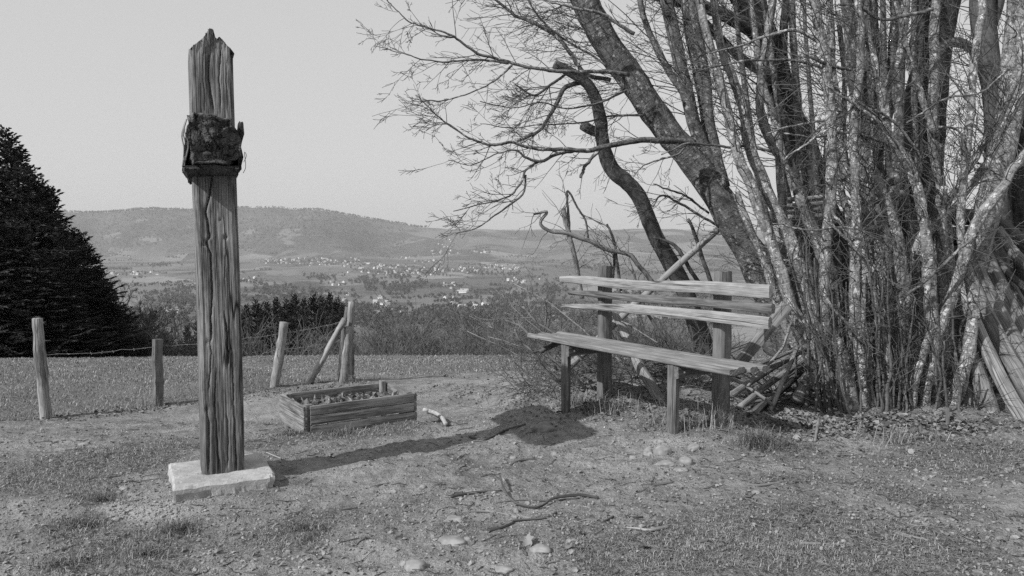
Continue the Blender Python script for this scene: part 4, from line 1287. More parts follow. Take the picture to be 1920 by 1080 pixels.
for q, (pl, a, b) in enumerate(LIMBS):
    p = trace(pl, a, b, None, .012, q)
    add_tubes('limb', [p], 8, M_barkT if q != 9 else M_bark, leaning, .05)
    ln = np.linalg.norm(np.diff(p[0], axis=0), axis=1).sum()
    sprout(p[0], p[1], int(ln * 12), .34, lr, tw, .12, 1.0, (3, 3, 3), 2, np.array([-.45, 0, .05]), .5, .0045, .8)
# the thin twigs sprouting straight from the trunk
sprout(T1[0], T1[1], 80, .8, lr, tw, .42, .85, (3, 4, 3), 2, np.array([-.5, 0, .05]), .2, .0045, 1.6)
add_tubes('twigs', tw, 3, M_twig, leaning, 0, 'stuff', False)

# --- S-shaped pollarded tree
T2 = trace([(1330, 680, 38.5), (1310, 620, 35.5), (1285, 545, 32.6), (1258, 490, 31.8), (1232, 440, 29.6), (1215, 398, 29.6), (1200, 365, 29.6), (1176, 338, 29.6), (1152, 315, 28.1), (1140, 285, 26.6), (1132, 255, 25.2), (1128, 225, 23.7), (1120, 192, 22.2), (1108, 168, 20.7), (1090, 148, 19.2), (1065, 133, 18.5), (1040, 120, 17.8)], 7.6, 6.9, 60, .008, 5, True)
curved = tree_thing('curved_tree', 'slender S shaped trunk with sawn off top, against the sky behind the bench', 'tree', (T2[0][0][0], T2[0][0][1], hz(*T2[0][0][:2])))
add_tubes('trunk', [T2], 16, M_barksm, curved, .07)
add_tubes('stub', [trace([(1132, 252, 20.8), (1112, 245, 19.2), (1094, 235, 19.2)], 7.1, 7.0, 8)], 12, M_barksm, curved, .1)
tw = []
for pl in ([(1100, 152, 9), (1060, 163, 9), (1045, 190, 8), (1030, 215, 7), (1010, 245, 6), (970, 265, 4)], [(1060, 140, 5), (1030, 160, 5), (1000, 178, 4), (965, 158, 3)]):
    p = trace(pl, 7.0, 6.8)
    add_tubes('limb', [p], 7, M_barksm, curved)
    if pl[0][1] < 200: sprout(p[0], p[1], 12, .4, lr, tw, .2, 1, (4, 4, 3), 2, np.array([-.4, 0, 0]), .5, .005, .6)
add_tubes('twigs', tw, 3, M_twig, curved, 0, 'stuff', False)

# --- big trunks further back
def big(label, traces, mat, k, name='old_tree', twn=30, twl=.9, seed=0, lump=.12, extra_limbs=()):
    p = traces
    t = tree_thing(name, label, 'tree', (p[0][0][0], p[0][0][1], hz(*p[0][0][:2])))
    add_tubes('trunk', [p], k, mat, t, lump)
    tw = []
    rg = np.random.default_rng(seed)
    for (pl, a, b) in extra_limbs:
        q = trace(pl, a, b, None, .01, seed)
        add_tubes('limb', [q], 10, mat, t, .08)
        sprout(q[0], q[1], 10, .7, rg, tw, .2, 1, (3, 3, 3), 2, BIAS, .35, .006, .7)
    sprout(p[0], p[1], twn, twl, rg, tw, .40, .95, (3, 4, 3), 2, BIAS, .15, .006, .8)
    if tw: add_tubes('twigs', tw, 3, M_twig, t, 0, 'stuff', False)
    return t
big('dark old trunk with a swollen rough bole behind the hazels, bending left at the top',
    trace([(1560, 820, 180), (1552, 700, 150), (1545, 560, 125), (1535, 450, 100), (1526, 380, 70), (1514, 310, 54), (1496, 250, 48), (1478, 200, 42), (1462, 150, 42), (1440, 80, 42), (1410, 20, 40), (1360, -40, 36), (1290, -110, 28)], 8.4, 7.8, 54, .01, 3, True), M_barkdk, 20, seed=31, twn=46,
    extra_limbs=[([(1450, 90, 28.8), (1400, 50, 25.9), (1340, 20, 23), (1280, 5, 20.2), (1220, -10, 15.8)], 8.0, 7.6), ([(1480, 170, 21.6), (1420, 130, 17.3), (1370, 90, 15.8), (1310, 30, 14.4), (1270, -20, 13)], 8.0, 7.8), ([(1500, 260, 18.7), (1480, 180, 17.3), (1470, 80, 15.8), (1480, -30, 14.4)], 8.1, 8.0)])
big('straight black trunk in shadow, darkest upright of the right hand thicket',
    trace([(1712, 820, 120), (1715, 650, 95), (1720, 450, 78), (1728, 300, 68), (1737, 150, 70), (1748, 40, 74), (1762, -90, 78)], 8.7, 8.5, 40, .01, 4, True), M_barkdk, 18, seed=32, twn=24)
big('smooth grey trunk between the swollen bole and the black trunk, branching high up',
    trace([(1640, 800, 46), (1640, 600, 56), (1636, 400, 50), (1630, 250, 46), (1622, 120, 46), (1618, 0, 44), (1612, -100, 40)], 8.1, 7.9, 40, .01, 6, True), M_barkT, 16, seed=33, twn=30,
    extra_limbs=[([(1630, 260, 24.5), (1600, 160, 23), (1590, 60, 21.6), (1575, -60, 18.7)], 7.9, 7.8), ([(1636, 300, 21.6), (1665, 200, 20.2), (1672, 80, 18.7), (1680, -60, 17.3)], 7.9, 8.0)])
big('broad pale trunk leaning right at the right edge, spotted with lichen',
    trace([(1770, 810, 66), (1790, 650, 52), (1812, 530, 48), (1831, 460, 46), (1853, 380, 46), (1874, 300, 46), (1893, 210, 46), (1906, 110, 46), (1914, 20, 46), (1920, -90, 44)], 6.5, 6.3, 44, .01, 7, True), M_bark, 20, seed=34, twn=22, twl=.6)
big('dark forked trunk near the top right corner, beside the broad pale leaning trunk',
    trace([(1870, 560, 46), (1868, 400, 42), (1866, 270, 38), (1862, 190, 38), (1850, 110, 40), (1842, 30, 42), (1836, -60, 42)], 7.2, 7.0, 34, .01, 8, True), M_barksm, 14, seed=35, twn=20,
    extra_limbs=[([(1850, 120, 15.8), (1820, 90, 17.3), (1785, 82, 17.3), (1760, 105, 14.4)], 7.1, 7.3), ([(1846, 90, 18.7), (1866, 30, 18.7), (1880, -40, 17.3)], 7.1, 7.1)])
big('dark trunk cut by the right edge of the frame, behind the stacked logs',
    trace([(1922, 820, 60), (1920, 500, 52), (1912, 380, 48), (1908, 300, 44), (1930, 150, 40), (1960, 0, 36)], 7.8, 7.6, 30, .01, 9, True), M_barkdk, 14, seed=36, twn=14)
big('second grey trunk running up left beside the leaning trunk, starting behind its middle',
    trace([(1500, 660, 36), (1445, 540, 30), (1410, 480, 27), (1375, 400, 26), (1340, 320, 26), (1308, 250, 25), (1288, 180, 25), (1272, 110, 24), (1258, 40, 23), (1242, -60, 20)], 7.0, 6.8, 40, .012, 10, True), M_barkT, 14, seed=37, twn=44,
    extra_limbs=[([(1330, 290, 20.2), (1318, 200, 18.7), (1300, 110, 17.3), (1285, 30, 17.3), (1280, -60, 15.8)], 7.0, 6.9), ([(1300, 200, 14.4), (1250, 130, 13), (1215, 60, 11.5), (1190, -20, 10.1)], 7.0, 6.8), ([(1360, 350, 17.3), (1330, 230, 17.3), (1322, 140, 15.8), (1300, 40, 14.4), (1290, -40, 13)], 6.8, 6.7)])

# --- lichened hazel coppice: three stools, each a thing with its stems as parts
def coppice(label, stems, seed, shoots=()):
    rg = np.random.default_rng(seed)
    first = trace(stems[0][0], stems[0][1], stems[0][2], None, .01, seed, True)
    t = thing('hazel_coppice', label, 'shrub', (first[0][0][0], first[0][0][1], hz(*first[0][0][:2])), 'lichened hazel stools')
    tw = []
    for q, st in enumerate(stems):
        pl, a, b = st[:3]
        g = st[3] if len(st) > 3 else True
        p = trace(pl, a, b, None, .012, seed + q, g)
        add_tubes('stem', [p], 12, M_bark, t, .10)
        ln = np.linalg.norm(np.diff(p[0], axis=0), axis=1).sum()
        sprout(p[0], p[1], int(ln * 4.0), .40, rg, tw, .15, .5, (2, 3, 3), 1, np.array([-.1, -.05, .15]), .25, .0045, .2)
        sprout(p[0], p[1], int(ln * 5.5), .62, rg, tw, .45, 1.0, (3, 3, 3), 2, np.array([-.25, -.05, .12]), .3, .005, .5)
    for q in range(12):
        xs_ = stems[0][0][0][0] + rg.uniform(-75, 75)
        shoots = list(shoots) + [(xs_, 805, xs_ + rg.uniform(-45, 25) - 10, rg.uniform(430, 680), rg.uniform(3.5, 7), rg.uniform(5.4, 5.9))]
    for (x0, y0, x1, y1, w, a) in shoots:
        xm, ym = (x0 + x1) / 2 + rg.uniform(-8, 8), (y0 + y1) / 2
        p = trace([(x0, y0, w), (xm, ym, w * .85), (x1, y1, w * .5)], a, a + rg.uniform(-.15, .15), 14, .02, int(x0), True)
        add_tubes('shoot', [p], 7, M_bark if w > 7 else M_barksm, t)
        sprout(p[0], p[1], 5, .28, rg, tw, .2, 1.0, (3, 3), 1, np.array([0, 0, .2]), .4, .004, .2)
    add_tubes('twigs', tw, 3, M_twig, t, 0, 'stuff', False)
    return t

coppice('lichen spotted hazel stool nearest the bench, its stems fanning up to the left', [
    ([(1592, 800, 27.2), (1560, 715, 24), (1525, 640, 24), (1492, 580, 24), (1462, 500, 22.4), (1438, 430, 20.7), (1405, 350, 20.7), (1378, 280, 19.2), (1362, 210, 17.8), (1345, 140, 17.8), (1325, 60, 14.8), (1305, -40, 13.3)], 5.6, 5.9),
    ([(1580, 790, 27.2), (1545, 660, 27.2), (1515, 560, 27.2), (1490, 480, 25.6), (1462, 410, 22.2), (1432, 350, 22.2), (1405, 280, 20.7), (1392, 210, 17.8), (1370, 140, 16.3), (1345, 60, 14.8), (1330, -40, 11.8)], 5.75, 6.1),
    ([(1575, 795, 20.8), (1548, 680, 20.8), (1545, 560, 20.8), (1548, 470, 20.8), (1556, 380, 20), (1558, 300, 20.7), (1556, 220, 20), (1548, 130, 18.5), (1536, 50, 17.8), (1522, -40, 16.3)], 5.65, 5.7),
    ([(1600, 805, 35.2), (1585, 720, 33.6), (1575, 660, 27.2), (1568, 628, 8)], 5.5, 5.55),
    ([(1570, 790, 20.8), (1530, 640, 20.8), (1500, 530, 19.2), (1478, 430, 16.3), (1470, 330, 16.3), (1462, 240, 14.8), (1440, 160, 13.3), (1420, 60, 11.8), (1405, -40, 10.4)], 6.0, 6.4),
    ([(1585, 790, 19.2), (1560, 600, 19.2), (1530, 470, 19.2), (1500, 390, 17.8), (1470, 320, 17.8), (1440, 270, 16.3), (1420, 210, 16.3), (1425, 120, 14.8), (1440, 20, 13.3), (1440, -40, 11.8)], 6.1, 6.3),
    ([(1560, 780, 16), (1510, 690, 16), (1465, 590, 16), (1440, 500, 16), (1412, 430, 13.3), (1380, 360, 13.3)], 6.3, 6.6),
    ([(1590, 800, 14.4), (1590, 640, 14.4), (1600, 520, 14.4), (1590, 420, 13.3), (1572, 330, 11.8), (1580, 240, 10.4), (1585, 130, 10.4), (1570, 20, 8.88)], 6.0, 6.2),
], 201, [(1500, 760, 1495, 640, 6, 5.9), (1545, 800, 1500, 640, 7, 5.5), (1560, 810, 1535, 560, 7, 5.45), (1585, 815, 1520, 610, 6, 5.4)])
coppice('lichen spotted hazel stool in the middle, with tight upright stems and many straight shoots', [
    ([(1618, 800, 25.6), (1612, 720, 22.4), (1606, 620, 21.6), (1602, 520, 20.8), (1605, 420, 17.8), (1600, 330, 16.3), (1598, 240, 14.8), (1610, 140, 14.8), (1612, 40, 13.3), (1605, -40, 11.8)], 5.55, 5.75),
    ([(1640, 800, 12), (1628, 700, 11.2), (1618, 590, 11.2), (1620, 500, 9.6), (1612, 420, 7.4), (1605, 330, 5.92)], 5.5, 5.6),
    ([(1668, 800, 12.8), (1662, 690, 12), (1650, 600, 12), (1636, 540, 11.2), (1616, 490, 9.6), (1585, 430, 7.4), (1560, 395, 5.18)], 5.5, 5.6),
    ([(1650, 800, 20.8), (1668, 660, 20.8), (1660, 540, 20.8), (1640, 440, 19.2), (1610, 370, 19.2), (1590, 320, 17.8), (1580, 230, 16.3), (1560, 130, 14.8), (1555, 20, 13.3)], 5.9, 6.1),
    ([(1680, 790, 24), (1690, 640, 24), (1692, 540, 24), (1680, 450, 22.2), (1660, 380, 22.2), (1640, 330, 20.7), (1628, 310, 16.3)], 5.8, 5.9),
    ([(1660, 790, 17.6), (1650, 560, 17.6), (1632, 420, 14.8), (1640, 300, 14.8), (1660, 200, 14.8), (1690, 100, 13.3), (1700, 0, 11.8)], 6.4, 6.6),
], 202, [(1632, 800, 1622, 560, 6, 5.5), (1645, 805, 1655, 470, 5, 5.45), (1655, 800, 1640, 600, 5, 5.4), (1675, 800, 1660, 460, 5, 5.5), (1685, 800, 1698, 480, 6, 5.5), (1692, 805, 1715, 560, 5, 5.45), (1625, 810, 1600, 640, 5, 5.35),
         (1700, 800, 1690, 640, 5, 5.4), (1660, 805, 1668, 640, 7, 5.35), (1610, 815, 1560, 640, 5, 5.3)])
mid = [o for o in C.objects if o.name == 'hazel_coppice.001'][0]
ctw = []
crg = np.random.default_rng(88)
for q, (pl, a, b) in enumerate([
    ([(1560, 98, 8), (1500, 62, 7), (1450, 66, 6), (1400, 82, 4), (1330, 100, 3)], 5.8, 5.7), ([(1562, 134, 6), (1500, 114, 5), (1440, 112, 5), (1380, 116, 4), (1300, 136, 3)], 5.8, 5.6),
    ([(1445, 282, 6), (1410, 273, 6), (1370, 273, 5), (1300, 269, 4), (1240, 290, 3)], 5.9, 5.8), ([(1470, 300, 3), (1500, 276, 4), (1530, 254, 4), (1562, 236, 3)], 5.6, 5.5),
    ([(1748, 18, 7), (1700, 28, 7), (1645, 36, 6), (1605, 12, 6), (1572, 8, 4)], 5.8, 5.7), ([(1618, 131, 6), (1570, 128, 6), (1540, 118, 6), (1510, 100, 4)], 5.7, 5.6),
    ([(1665, 205, 4), (1610, 208, 5), (1560, 222, 5), (1500, 232, 4), (1440, 250, 3)], 5.75, 5.6), ([(1690, 285, 5), (1640, 262, 5), (1590, 250, 4), (1520, 260, 4), (1470, 250, 3)], 5.7, 5.6),
    ([(1610, 190, 4), (1660, 215, 5), (1700, 252, 5), (1730, 300, 4)], 5.6, 5.6), ([(1550, 160, 4), (1600, 190, 5), (1640, 220, 6), (1665, 240, 6)], 5.55, 5.6),
    ([(1700, 232, 4), (1742, 200, 4), (1790, 175, 4), (1840, 168, 3), (1890, 130, 3)], 5.6, 5.5), ([(1760, 240, 5), (1800, 250, 4), (1803, 290, 4)], 5.7, 5.6),
    ([(1560, 420, 6), (1600, 460, 6), (1640, 500, 5), (1690, 545, 4)], 5.5, 5.5), ([(1690, 560, 5), (1740, 520, 6), (1790, 470, 6), (1830, 440, 5)], 5.5, 5.45),
    ([(1460, 420, 4), (1520, 435, 4), (1590, 428, 4), (1650, 450, 3)], 5.55, 5.5), ([(1550, 560, 5), (1585, 600, 6), (1615, 640, 6)], 5.45, 5.45)]):
    p = trace(pl, a, b, None, .012, 400 + q)
    add_tubes('limb', [p], 7, M_bark if q % 3 == 0 else M_barkT, mid, .05)
    sprout(p[0], p[1], 8, .4, crg, ctw, .1, 1, (3, 3, 3), 2, np.array([-.15, -.05, .05]), .4, .004, .5)
add_tubes('cross_twigs', ctw, 3, M_twig, mid, 0, 'stuff', False)
coppice('lichen spotted hazel stool on the right, crooked stems crossing before the stacked logs', [
    ([(1725, 805, 24), (1735, 720, 22.4), (1748, 640, 24), (1742, 560, 24), (1738, 490, 22.4), (1728, 420, 19.2), (1716, 360, 19.2), (1700, 318, 19.2), (1680, 285, 19.2), (1660, 255, 17.8), (1650, 190, 16.3), (1632, 120, 13.3), (1605, 30, 10.4), (1590, -40, 8.88)], 5.6, 5.8),
    ([(1735, 790, 25.6), (1762, 700, 24), (1765, 610, 24), (1764, 520, 22.4), (1764, 420, 20.7), (1766, 350, 19.2)], 5.75, 5.85),
    ([(1760, 780, 20.8), (1750, 690, 22.4), (1760, 620, 22.4), (1790, 560, 20.8), (1808, 510, 19.2), (1822, 460, 20.8), (1845, 415, 20.7), (1868, 375, 19.2), (1892, 335, 17.8), (1915, 300, 17.8), (1945, 265, 16.3)], 5.7, 5.5),
    ([(1765, 800, 27.2), (1790, 740, 27.2), (1808, 670, 24), (1818, 600, 22.4), (1815, 540, 19.2), (1800, 480, 16), (1795, 420, 14.8), (1800, 330, 14.8), (1808, 230, 14.8), (1818, 130, 14.8), (1832, 40, 13.3), (1840, -40, 13.3)], 5.6, 5.9),
    ([(1760, 790, 17.6), (1775, 600, 19.2), (1780, 480, 19.2), (1772, 380, 17.8), (1760, 300, 19.2), (1752, 220, 20), (1750, 130, 18.5), (1752, 50, 16.3), (1756, -40, 14.8)], 6.0, 6.1),
    ([(1750, 780, 12.8), (1730, 560, 12.8), (1765, 420, 13.3), (1790, 350, 13.3), (1830, 290, 13.3), (1870, 230, 11.8), (1905, 160, 10.4), (1945, 90, 10.4)], 6.2, 5.9),
    ([(1745, 790, 14.4), (1700, 560, 16), (1725, 440, 14.8), (1780, 390, 14.8), (1845, 310, 13.3), (1880, 240, 13.3), (1930, 150, 11.8)], 6.0, 5.8),
    ([(1725, 480, 16), (1745, 430, 14.8), (1770, 400, 13.3), (1800, 375, 13.3)], 5.8, 5.9, False),
    ([(1720, 800, 16), (1730, 640, 17.6), (1712, 560, 16), (1705, 480, 16), (1715, 400, 13.3), (1745, 330, 11.8), (1762, 270, 11.8)], 6.1, 6.3),
    ([(1700, 810, 17.6), (1712, 720, 16), (1735, 640, 14.4), (1745, 600, 11.2)], 5.5, 5.6),
    ([(1750, 250, 11.8), (1728, 180, 11.8), (1706, 100, 11.1), (1690, 40, 10.4), (1670, -40, 8.88)], 6.0, 6.0, False),
], 203, [(1745, 810, 1760, 640, 6, 5.45), (1780, 805, 1770, 640, 6, 5.45), (1800, 810, 1792, 660, 6, 5.4), (1705, 810, 1680, 660, 5, 5.4), (1850, 800, 1835, 700, 5, 5.5)])

# dim stems filling the depth of the thicket
frs = np.random.default_rng(71)
bgst = []
for q in range(11):
    px = frs.uniform(1450, 1760)
    top = px + frs.uniform(-140, 40)
    w = frs.uniform(12, 26)
    Y = frs.uniform(6.6, 8.2)
    t = thing('hazel_sapling', 'dim bare hazel stem deep in the thicket, behind the lichened stools', 'shrub', (0, 0, 0), 'dim stems deep in the thicket')
    p = trace([(px, 780, w), (px + frs.uniform(-15, 15), 560, w * .9), (px + (top - px) * .5, 340, w * .8), (px + (top - px) * .8, 150, w * .65), (top, -40, w * .5)], Y, Y + .3, 24, .03, q, True)
    t.location = [float(v) for v in p[0][0]]
    add_tubes('stem', [p], 8, M_barkT, t, .08)
    tw = []
    sprout(p[0], p[1], 14, .6, frs, tw, .3, 1, (3, 3, 3), 2, BIAS, .3, .005, .4)
    add_tubes('twigs', tw, 3, M_twig, t, 0, 'stuff', False)

# ------------------------------------------------------------------ logs, poles and planks
def log(pl, Y0, Y1, label, mat=M_log, name='log', cat='log', grp=None, k=12, lump=.07, seed=0):
    p = trace(pl, Y0, Y1, 16, .006, seed)
    o = tube_obj(name, [p], k, mat, None, tuple(p[0][0]), lump)
    o.location = p[0][0]
    return tag(o, label, cat, grp)
LG = [([(1796, 525, 22.1), (1835, 620, 23.8), (1880, 715, 27.2), (1935, 815, 30.6)], 6.0, 5.2, 'palest peeled log of the leaning stack at the right, lowest and nearest', M_fence),
      ([(1810, 505, 23.8), (1850, 590, 28.9), (1905, 690, 32.3), (1960, 790, 34)], 6.2, 5.5, 'split log leaning just above the palest log of the right stack', M_log),
      ([(1826, 495, 28.9), (1865, 575, 32.3), (1915, 660, 35.7), (1975, 760, 37.4)], 6.35, 5.7, 'thick log third from the bottom of the leaning stack', M_log),
      ([(1840, 470, 28.9), (1880, 555, 30.6), (1925, 640, 32.3), (1985, 740, 34)], 6.5, 5.9, 'shadow barred log on top of the leaning stack at the right', M_log),
      ([(1850, 455, 18.7), (1895, 540, 20.4), (1940, 610, 22.1)], 6.7, 6.3, 'thin log at the back of the leaning stack', M_log),
      ([(1870, 430, 18.7), (1905, 480, 20.4), (1960, 530, 23.8)], 6.6, 6.2, 'twisted root wood jutting from the stack at the right edge', M_log),
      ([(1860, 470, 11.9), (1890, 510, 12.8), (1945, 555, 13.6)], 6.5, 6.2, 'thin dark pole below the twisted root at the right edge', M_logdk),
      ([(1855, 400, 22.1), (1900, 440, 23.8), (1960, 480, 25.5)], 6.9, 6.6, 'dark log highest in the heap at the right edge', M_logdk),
      ([(1815, 690, 34), (1818, 740, 37.4), (1820, 795, 40.8)], 5.75, 5.6, 'upright sawn stump standing between the right hazel stool and the palest log', M_log),
      ([(1822, 665, 25.5), (1840, 720, 30.6), (1862, 795, 35.7)], 5.7, 5.45, 'short log leaning on the upright stump', M_log),
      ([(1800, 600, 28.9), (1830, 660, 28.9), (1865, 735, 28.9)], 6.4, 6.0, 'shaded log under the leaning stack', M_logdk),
      ([(1370, 742, 18.7), (1440, 695, 18.7), (1515, 650, 18.7)], 5.6, 6.3, 'pale round pole lying under the bench end, rising right, upper of two', M_log),
      ([(1385, 765, 17), (1450, 715, 17), (1530, 662, 17)], 5.5, 6.2, 'round pole lying under the bench end, rising right, lower of two', M_log),
      ([(1410, 775, 20.4), (1460, 735, 22.1), (1505, 690, 22.1)], 5.5, 6.0, 'dark shaded log end below the poles at the bench', M_logdk),
      ([(1495, 750, 34), (1515, 718, 32.3), (1535, 690, 27.2)], 5.6, 5.9, 'sawn stump end lying between the poles and the hazel', M_log),
      ([(1215, 765, 22.1), (1290, 745, 23.8), (1340, 730, 23.8)], 6.2, 6.4, 'weathered log lying on the ground behind the right bench leg', M_logdk)]
for (pl, a, b) in [([(1376, 705, 9), (1430, 680, 10), (1492, 655, 9)], 5.7, 6.1), ([(1398, 792, 10), (1445, 750, 11), (1486, 712, 9)], 5.35, 5.8), ([(1440, 785, 12), (1468, 715, 12), (1502, 640, 10)], 5.45, 5.9),
                   ([(1360, 770, 8), (1420, 752, 9), (1500, 742, 8)], 5.5, 5.8), ([(1402, 725, 7), (1460, 660, 7), (1486, 600, 6)], 5.6, 5.9), ([(1350, 700, 9), (1395, 722, 9), (1450, 760, 9)], 5.9, 5.5)]:
    LG.append((pl, a, b, 'thin split stick in the jumbled poles under the right end of the bench', M_log))
LG = [([(u_, v_, w_ * (.72 if 'bench' in lab or 'poles' in lab else 1)) for (u_, v_, w_) in pl], a, b, lab, m) for (pl, a, b, lab, m) in LG]
for q, (pl, a, b, lab, m) in enumerate(LG):
    log(pl, a, b, lab, m, 'stump' if 'stump' in lab else 'split_stick' if 'split stick' in lab else 'log', 'stump' if 'stump' in lab else 'log', 'split sticks under the bench end' if 'split stick' in lab else None, 12, .08, q)
log([(1065, 690, 14), (1130, 630, 14), (1205, 558, 13), (1285, 485, 13), (1345, 432, 12)], 6.5, 7.0, 'long straight pole propped diagonally behind the bench against the leaning trunk', M_stickp, 'pole', 'pole', None, 10, .05, 31)
log([(1148, 580, 10), (1172, 625, 18), (1195, 680, 20), (1225, 730, 20), (1250, 775, 22)], 6.5, 5.9, 'curved split branch leaning under the bench behind the seat', M_stickp, 'branch', 'branch', None, 10, .08, 32)
# plank leaning below the right end of the back
pa, pb = P(1476, 572, 5.5), P(1388, 680, 5.6)
ex = unit(pb - pa); ez = unit(np.cross(ex, UP)); ey = np.cross(ez, ex)
o = plank('plank', pa, ex, ey, ez, np.linalg.norm(pb - pa), .085, .03, M_log, None, pa, 14, .003, seed=90)
o.location = pa; tag(o, 'grey plank leaning from the right end of the bench back down to the seat', 'plank')
pa, pb = P(1478, 575, 5.6), P(1420, 740, 5.75)
# wood stack between the trunks; its deep shade is put into the dark colour
wr = np.random.default_rng(44)
for row in range(9):
    for c in range(11):
        Y = 9.3 + wr.uniform(-.1, .1)
        x = 3.15 + c * .30 + (row % 2) * .13 + wr.uniform(-.03, .03)
        z = hz(x, Y) + .12 + row * .20
        if z > 1.62 - .02 * c: continue
        rr = wr.uniform(.075, .115)
        a = np.array([x, Y - .5, z]); b = np.array([x + wr.uniform(-.05, .05), Y + .55, z + wr.uniform(-.03, .03)])
        t = np.linspace(0, 1, 5)[:, None]
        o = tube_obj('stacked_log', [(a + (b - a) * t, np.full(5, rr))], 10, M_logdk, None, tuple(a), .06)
        o.location = a
        tag(o, 'dark log of the woodpile seen between the trunks', 'log', 'logs of the shaded woodpile')
for q, (px, py, w) in enumerate([(1684, 338, 16), (1690, 365, 18), (1648, 735, 14)]):
    a = P(px, py, 6.6 if q < 2 else 6.4); b = a + np.array([.12, .8, -.02])
    t = np.linspace(0, 1, 4)[:, None]
    o = tube_obj('cut_log', [(a + (b - a) * t, np.full(4, w / FPX * 6.6 / 2))], 12, M_log, None, tuple(a), .05)
    o.location = a
    tag(o, ['upper of two pale round log ends showing in the dark gap of the thicket', 'lower of two round log ends showing in the dark gap of the thicket', 'round log end low between the hazel stems'][q], 'log')
for q, (x0, y0, x1, y1, w) in enumerate([(1466, 375, 1552, 368, 9), (1470, 388, 1545, 380, 10), (1468, 398, 1535, 392, 9), (1475, 408, 1540, 405, 10)]):
    log([(x0, y0, w), ((x0 + x1) / 2, (y0 + y1) / 2, w), (x1, y1, w)], 7.4, 7.5, ['top', 'second', 'third', 'lowest'][q] + ' of the thin sticks stacked flat across the gap left of the swollen bole', M_stickp, 'stacked_stick', 'stick', None, 8, .05, q)

# dead brush behind and left of the bench
bru = np.random.default_rng(55)
BR = [([(1092, 560, 9), (1080, 490, 9), (1066, 440, 10), (1056, 390, 10)], 6.9, 6.9, 'upright dead stick with a broken tip behind the left end of the bench back'),
      ([(1225, 530, 9), (1195, 490, 9), (1178, 474, 9), (1140, 466, 9), (1105, 450, 8), (1062, 434, 8), (1030, 429, 7), (1015, 415, 6), (1026, 396, 6), (1000, 402, 4)], 7.0, 6.8, 'crooked dead bough reaching left with a hooked end behind the bench'),
      ([(1068, 436, 5), (1064, 400, 5), (1062, 357, 4), (1080, 385, 4), (1098, 415, 4), (1103, 446, 4)], 6.9, 6.9, 'arched dead twig rising above the crooked bough'),
      ([(1165, 545, 6), (1155, 480, 6), (1146, 440, 5), (1138, 420, 4)], 7.0, 7.0, 'thin dead stick rising behind the middle of the bench back'),
      ([(1140, 560, 6), (1152, 500, 5), (1150, 470, 4)], 7.1, 7.0, 'short forked dead stick behind the bench back'),
      ([(1320, 545, 9), (1290, 500, 8), (1272, 470, 8), (1255, 455, 6), (1225, 445, 5)], 7.2, 7.1, 'dead branch left of the leaning trunk, drooping right'),
      ([(1345, 560, 8), (1325, 500, 8), (1305, 440, 7), (1290, 410, 5)], 7.3, 7.2, 'upright brush stick close against the leaning trunk'),
      ([(1250, 640, 6), (1210, 580, 6), (1195, 540, 5), (1185, 500, 3)], 6.8, 6.9, 'thin dead stick behind the seat of the bench'),
      ([(1105, 740, 6), (1075, 705, 6), (1050, 690, 5), (1005, 640, 5), (975, 612, 5), (948, 600, 4)], 6.4, 6.3, 'pale bent twig arching left of the bench seat'),
      ([(1055, 720, 6), (1030, 700, 6), (1000, 662, 5), (978, 642, 5), (965, 618, 4)], 6.3, 6.2, 'pale broken twig poking up left of the bench'),
      ([(1110, 700, 5), (1060, 640, 5), (1010, 605, 4), (980, 575, 4)], 6.5, 6.4, 'pale twig crossing below the left end of the bench back'),
      ([(1045, 695, 4), (1020, 640, 4), (1025, 590, 4), (1022, 560, 3)], 6.6, 6.6, 'thin upright twig left of the bench back post'),
      ([(1060, 640, 10), (1030, 652, 10), (1012, 660, 8)], 6.2, 6.1, 'short broken stub poking out under the left end of the seat')]
for q, (pl, a, b, lab) in enumerate(BR):
    p = trace(pl, a, b, None, .008, 300 + q)
    t = thing('dead_branch', lab, 'branch', tuple(p[0][0]))
    mt = M_twigpale if 'pale' in lab else M_stickp if q < 2 else M_twig
    add_tubes('stick', [p], 7, mt, t, .06)
    tw = []
    sprout(p[0], p[1], 7, .32, bru, tw, .15, 1, (3, 3), 1, np.array([0, 0, .1]), .5, .004, .2)
    add_tubes('twigs', tw, 3, mt if q > 7 else M_twig, t, 0, 'stuff', False)
for q in range(34):
    px = bru.uniform(1010, 1330) if q < 24 else bru.uniform(1330, 1480); Y = bru.uniform(6.5, 7.6) if q < 24 else bru.uniform(5.9, 6.8)
    x = (px - 960) / FPX * Y; L = bru.uniform(.5, 1.5); a = bru.uniform(-.9, .9) + (0 if q % 2 else 3.14); el = bru.uniform(.0, .6)
    b = np.array([x, Y, hz(x, Y) + bru.uniform(-.03, .12)])
    pl = []; d = np.array([math.cos(a) * math.cos(el), math.sin(a) * math.cos(el) * .5, math.sin(el)])
    p = grow(b, d, L, bru.uniform(.004, .011), 0, bru, pl, np.array([0, 0, -.1]), .22, 8)
    t = thing('brush_stick', 'thin dead stick in the brush heap behind the bench', 'stick', tuple(b), 'sticks of the brush heap')
    add_tubes('stick', pl, 6, [M_stickp, M_twig, M_barkT][q % 3], t, .05)
    tw = []
    sprout(pl[0][0], pl[0][1], 5, .3, bru, tw, .2, 1, (3, 3), 1, np.array([0, 0, .05]), .5, .004, .1)
    add_tubes('twigs', tw, 3, M_twig, t, 0, 'stuff', False)
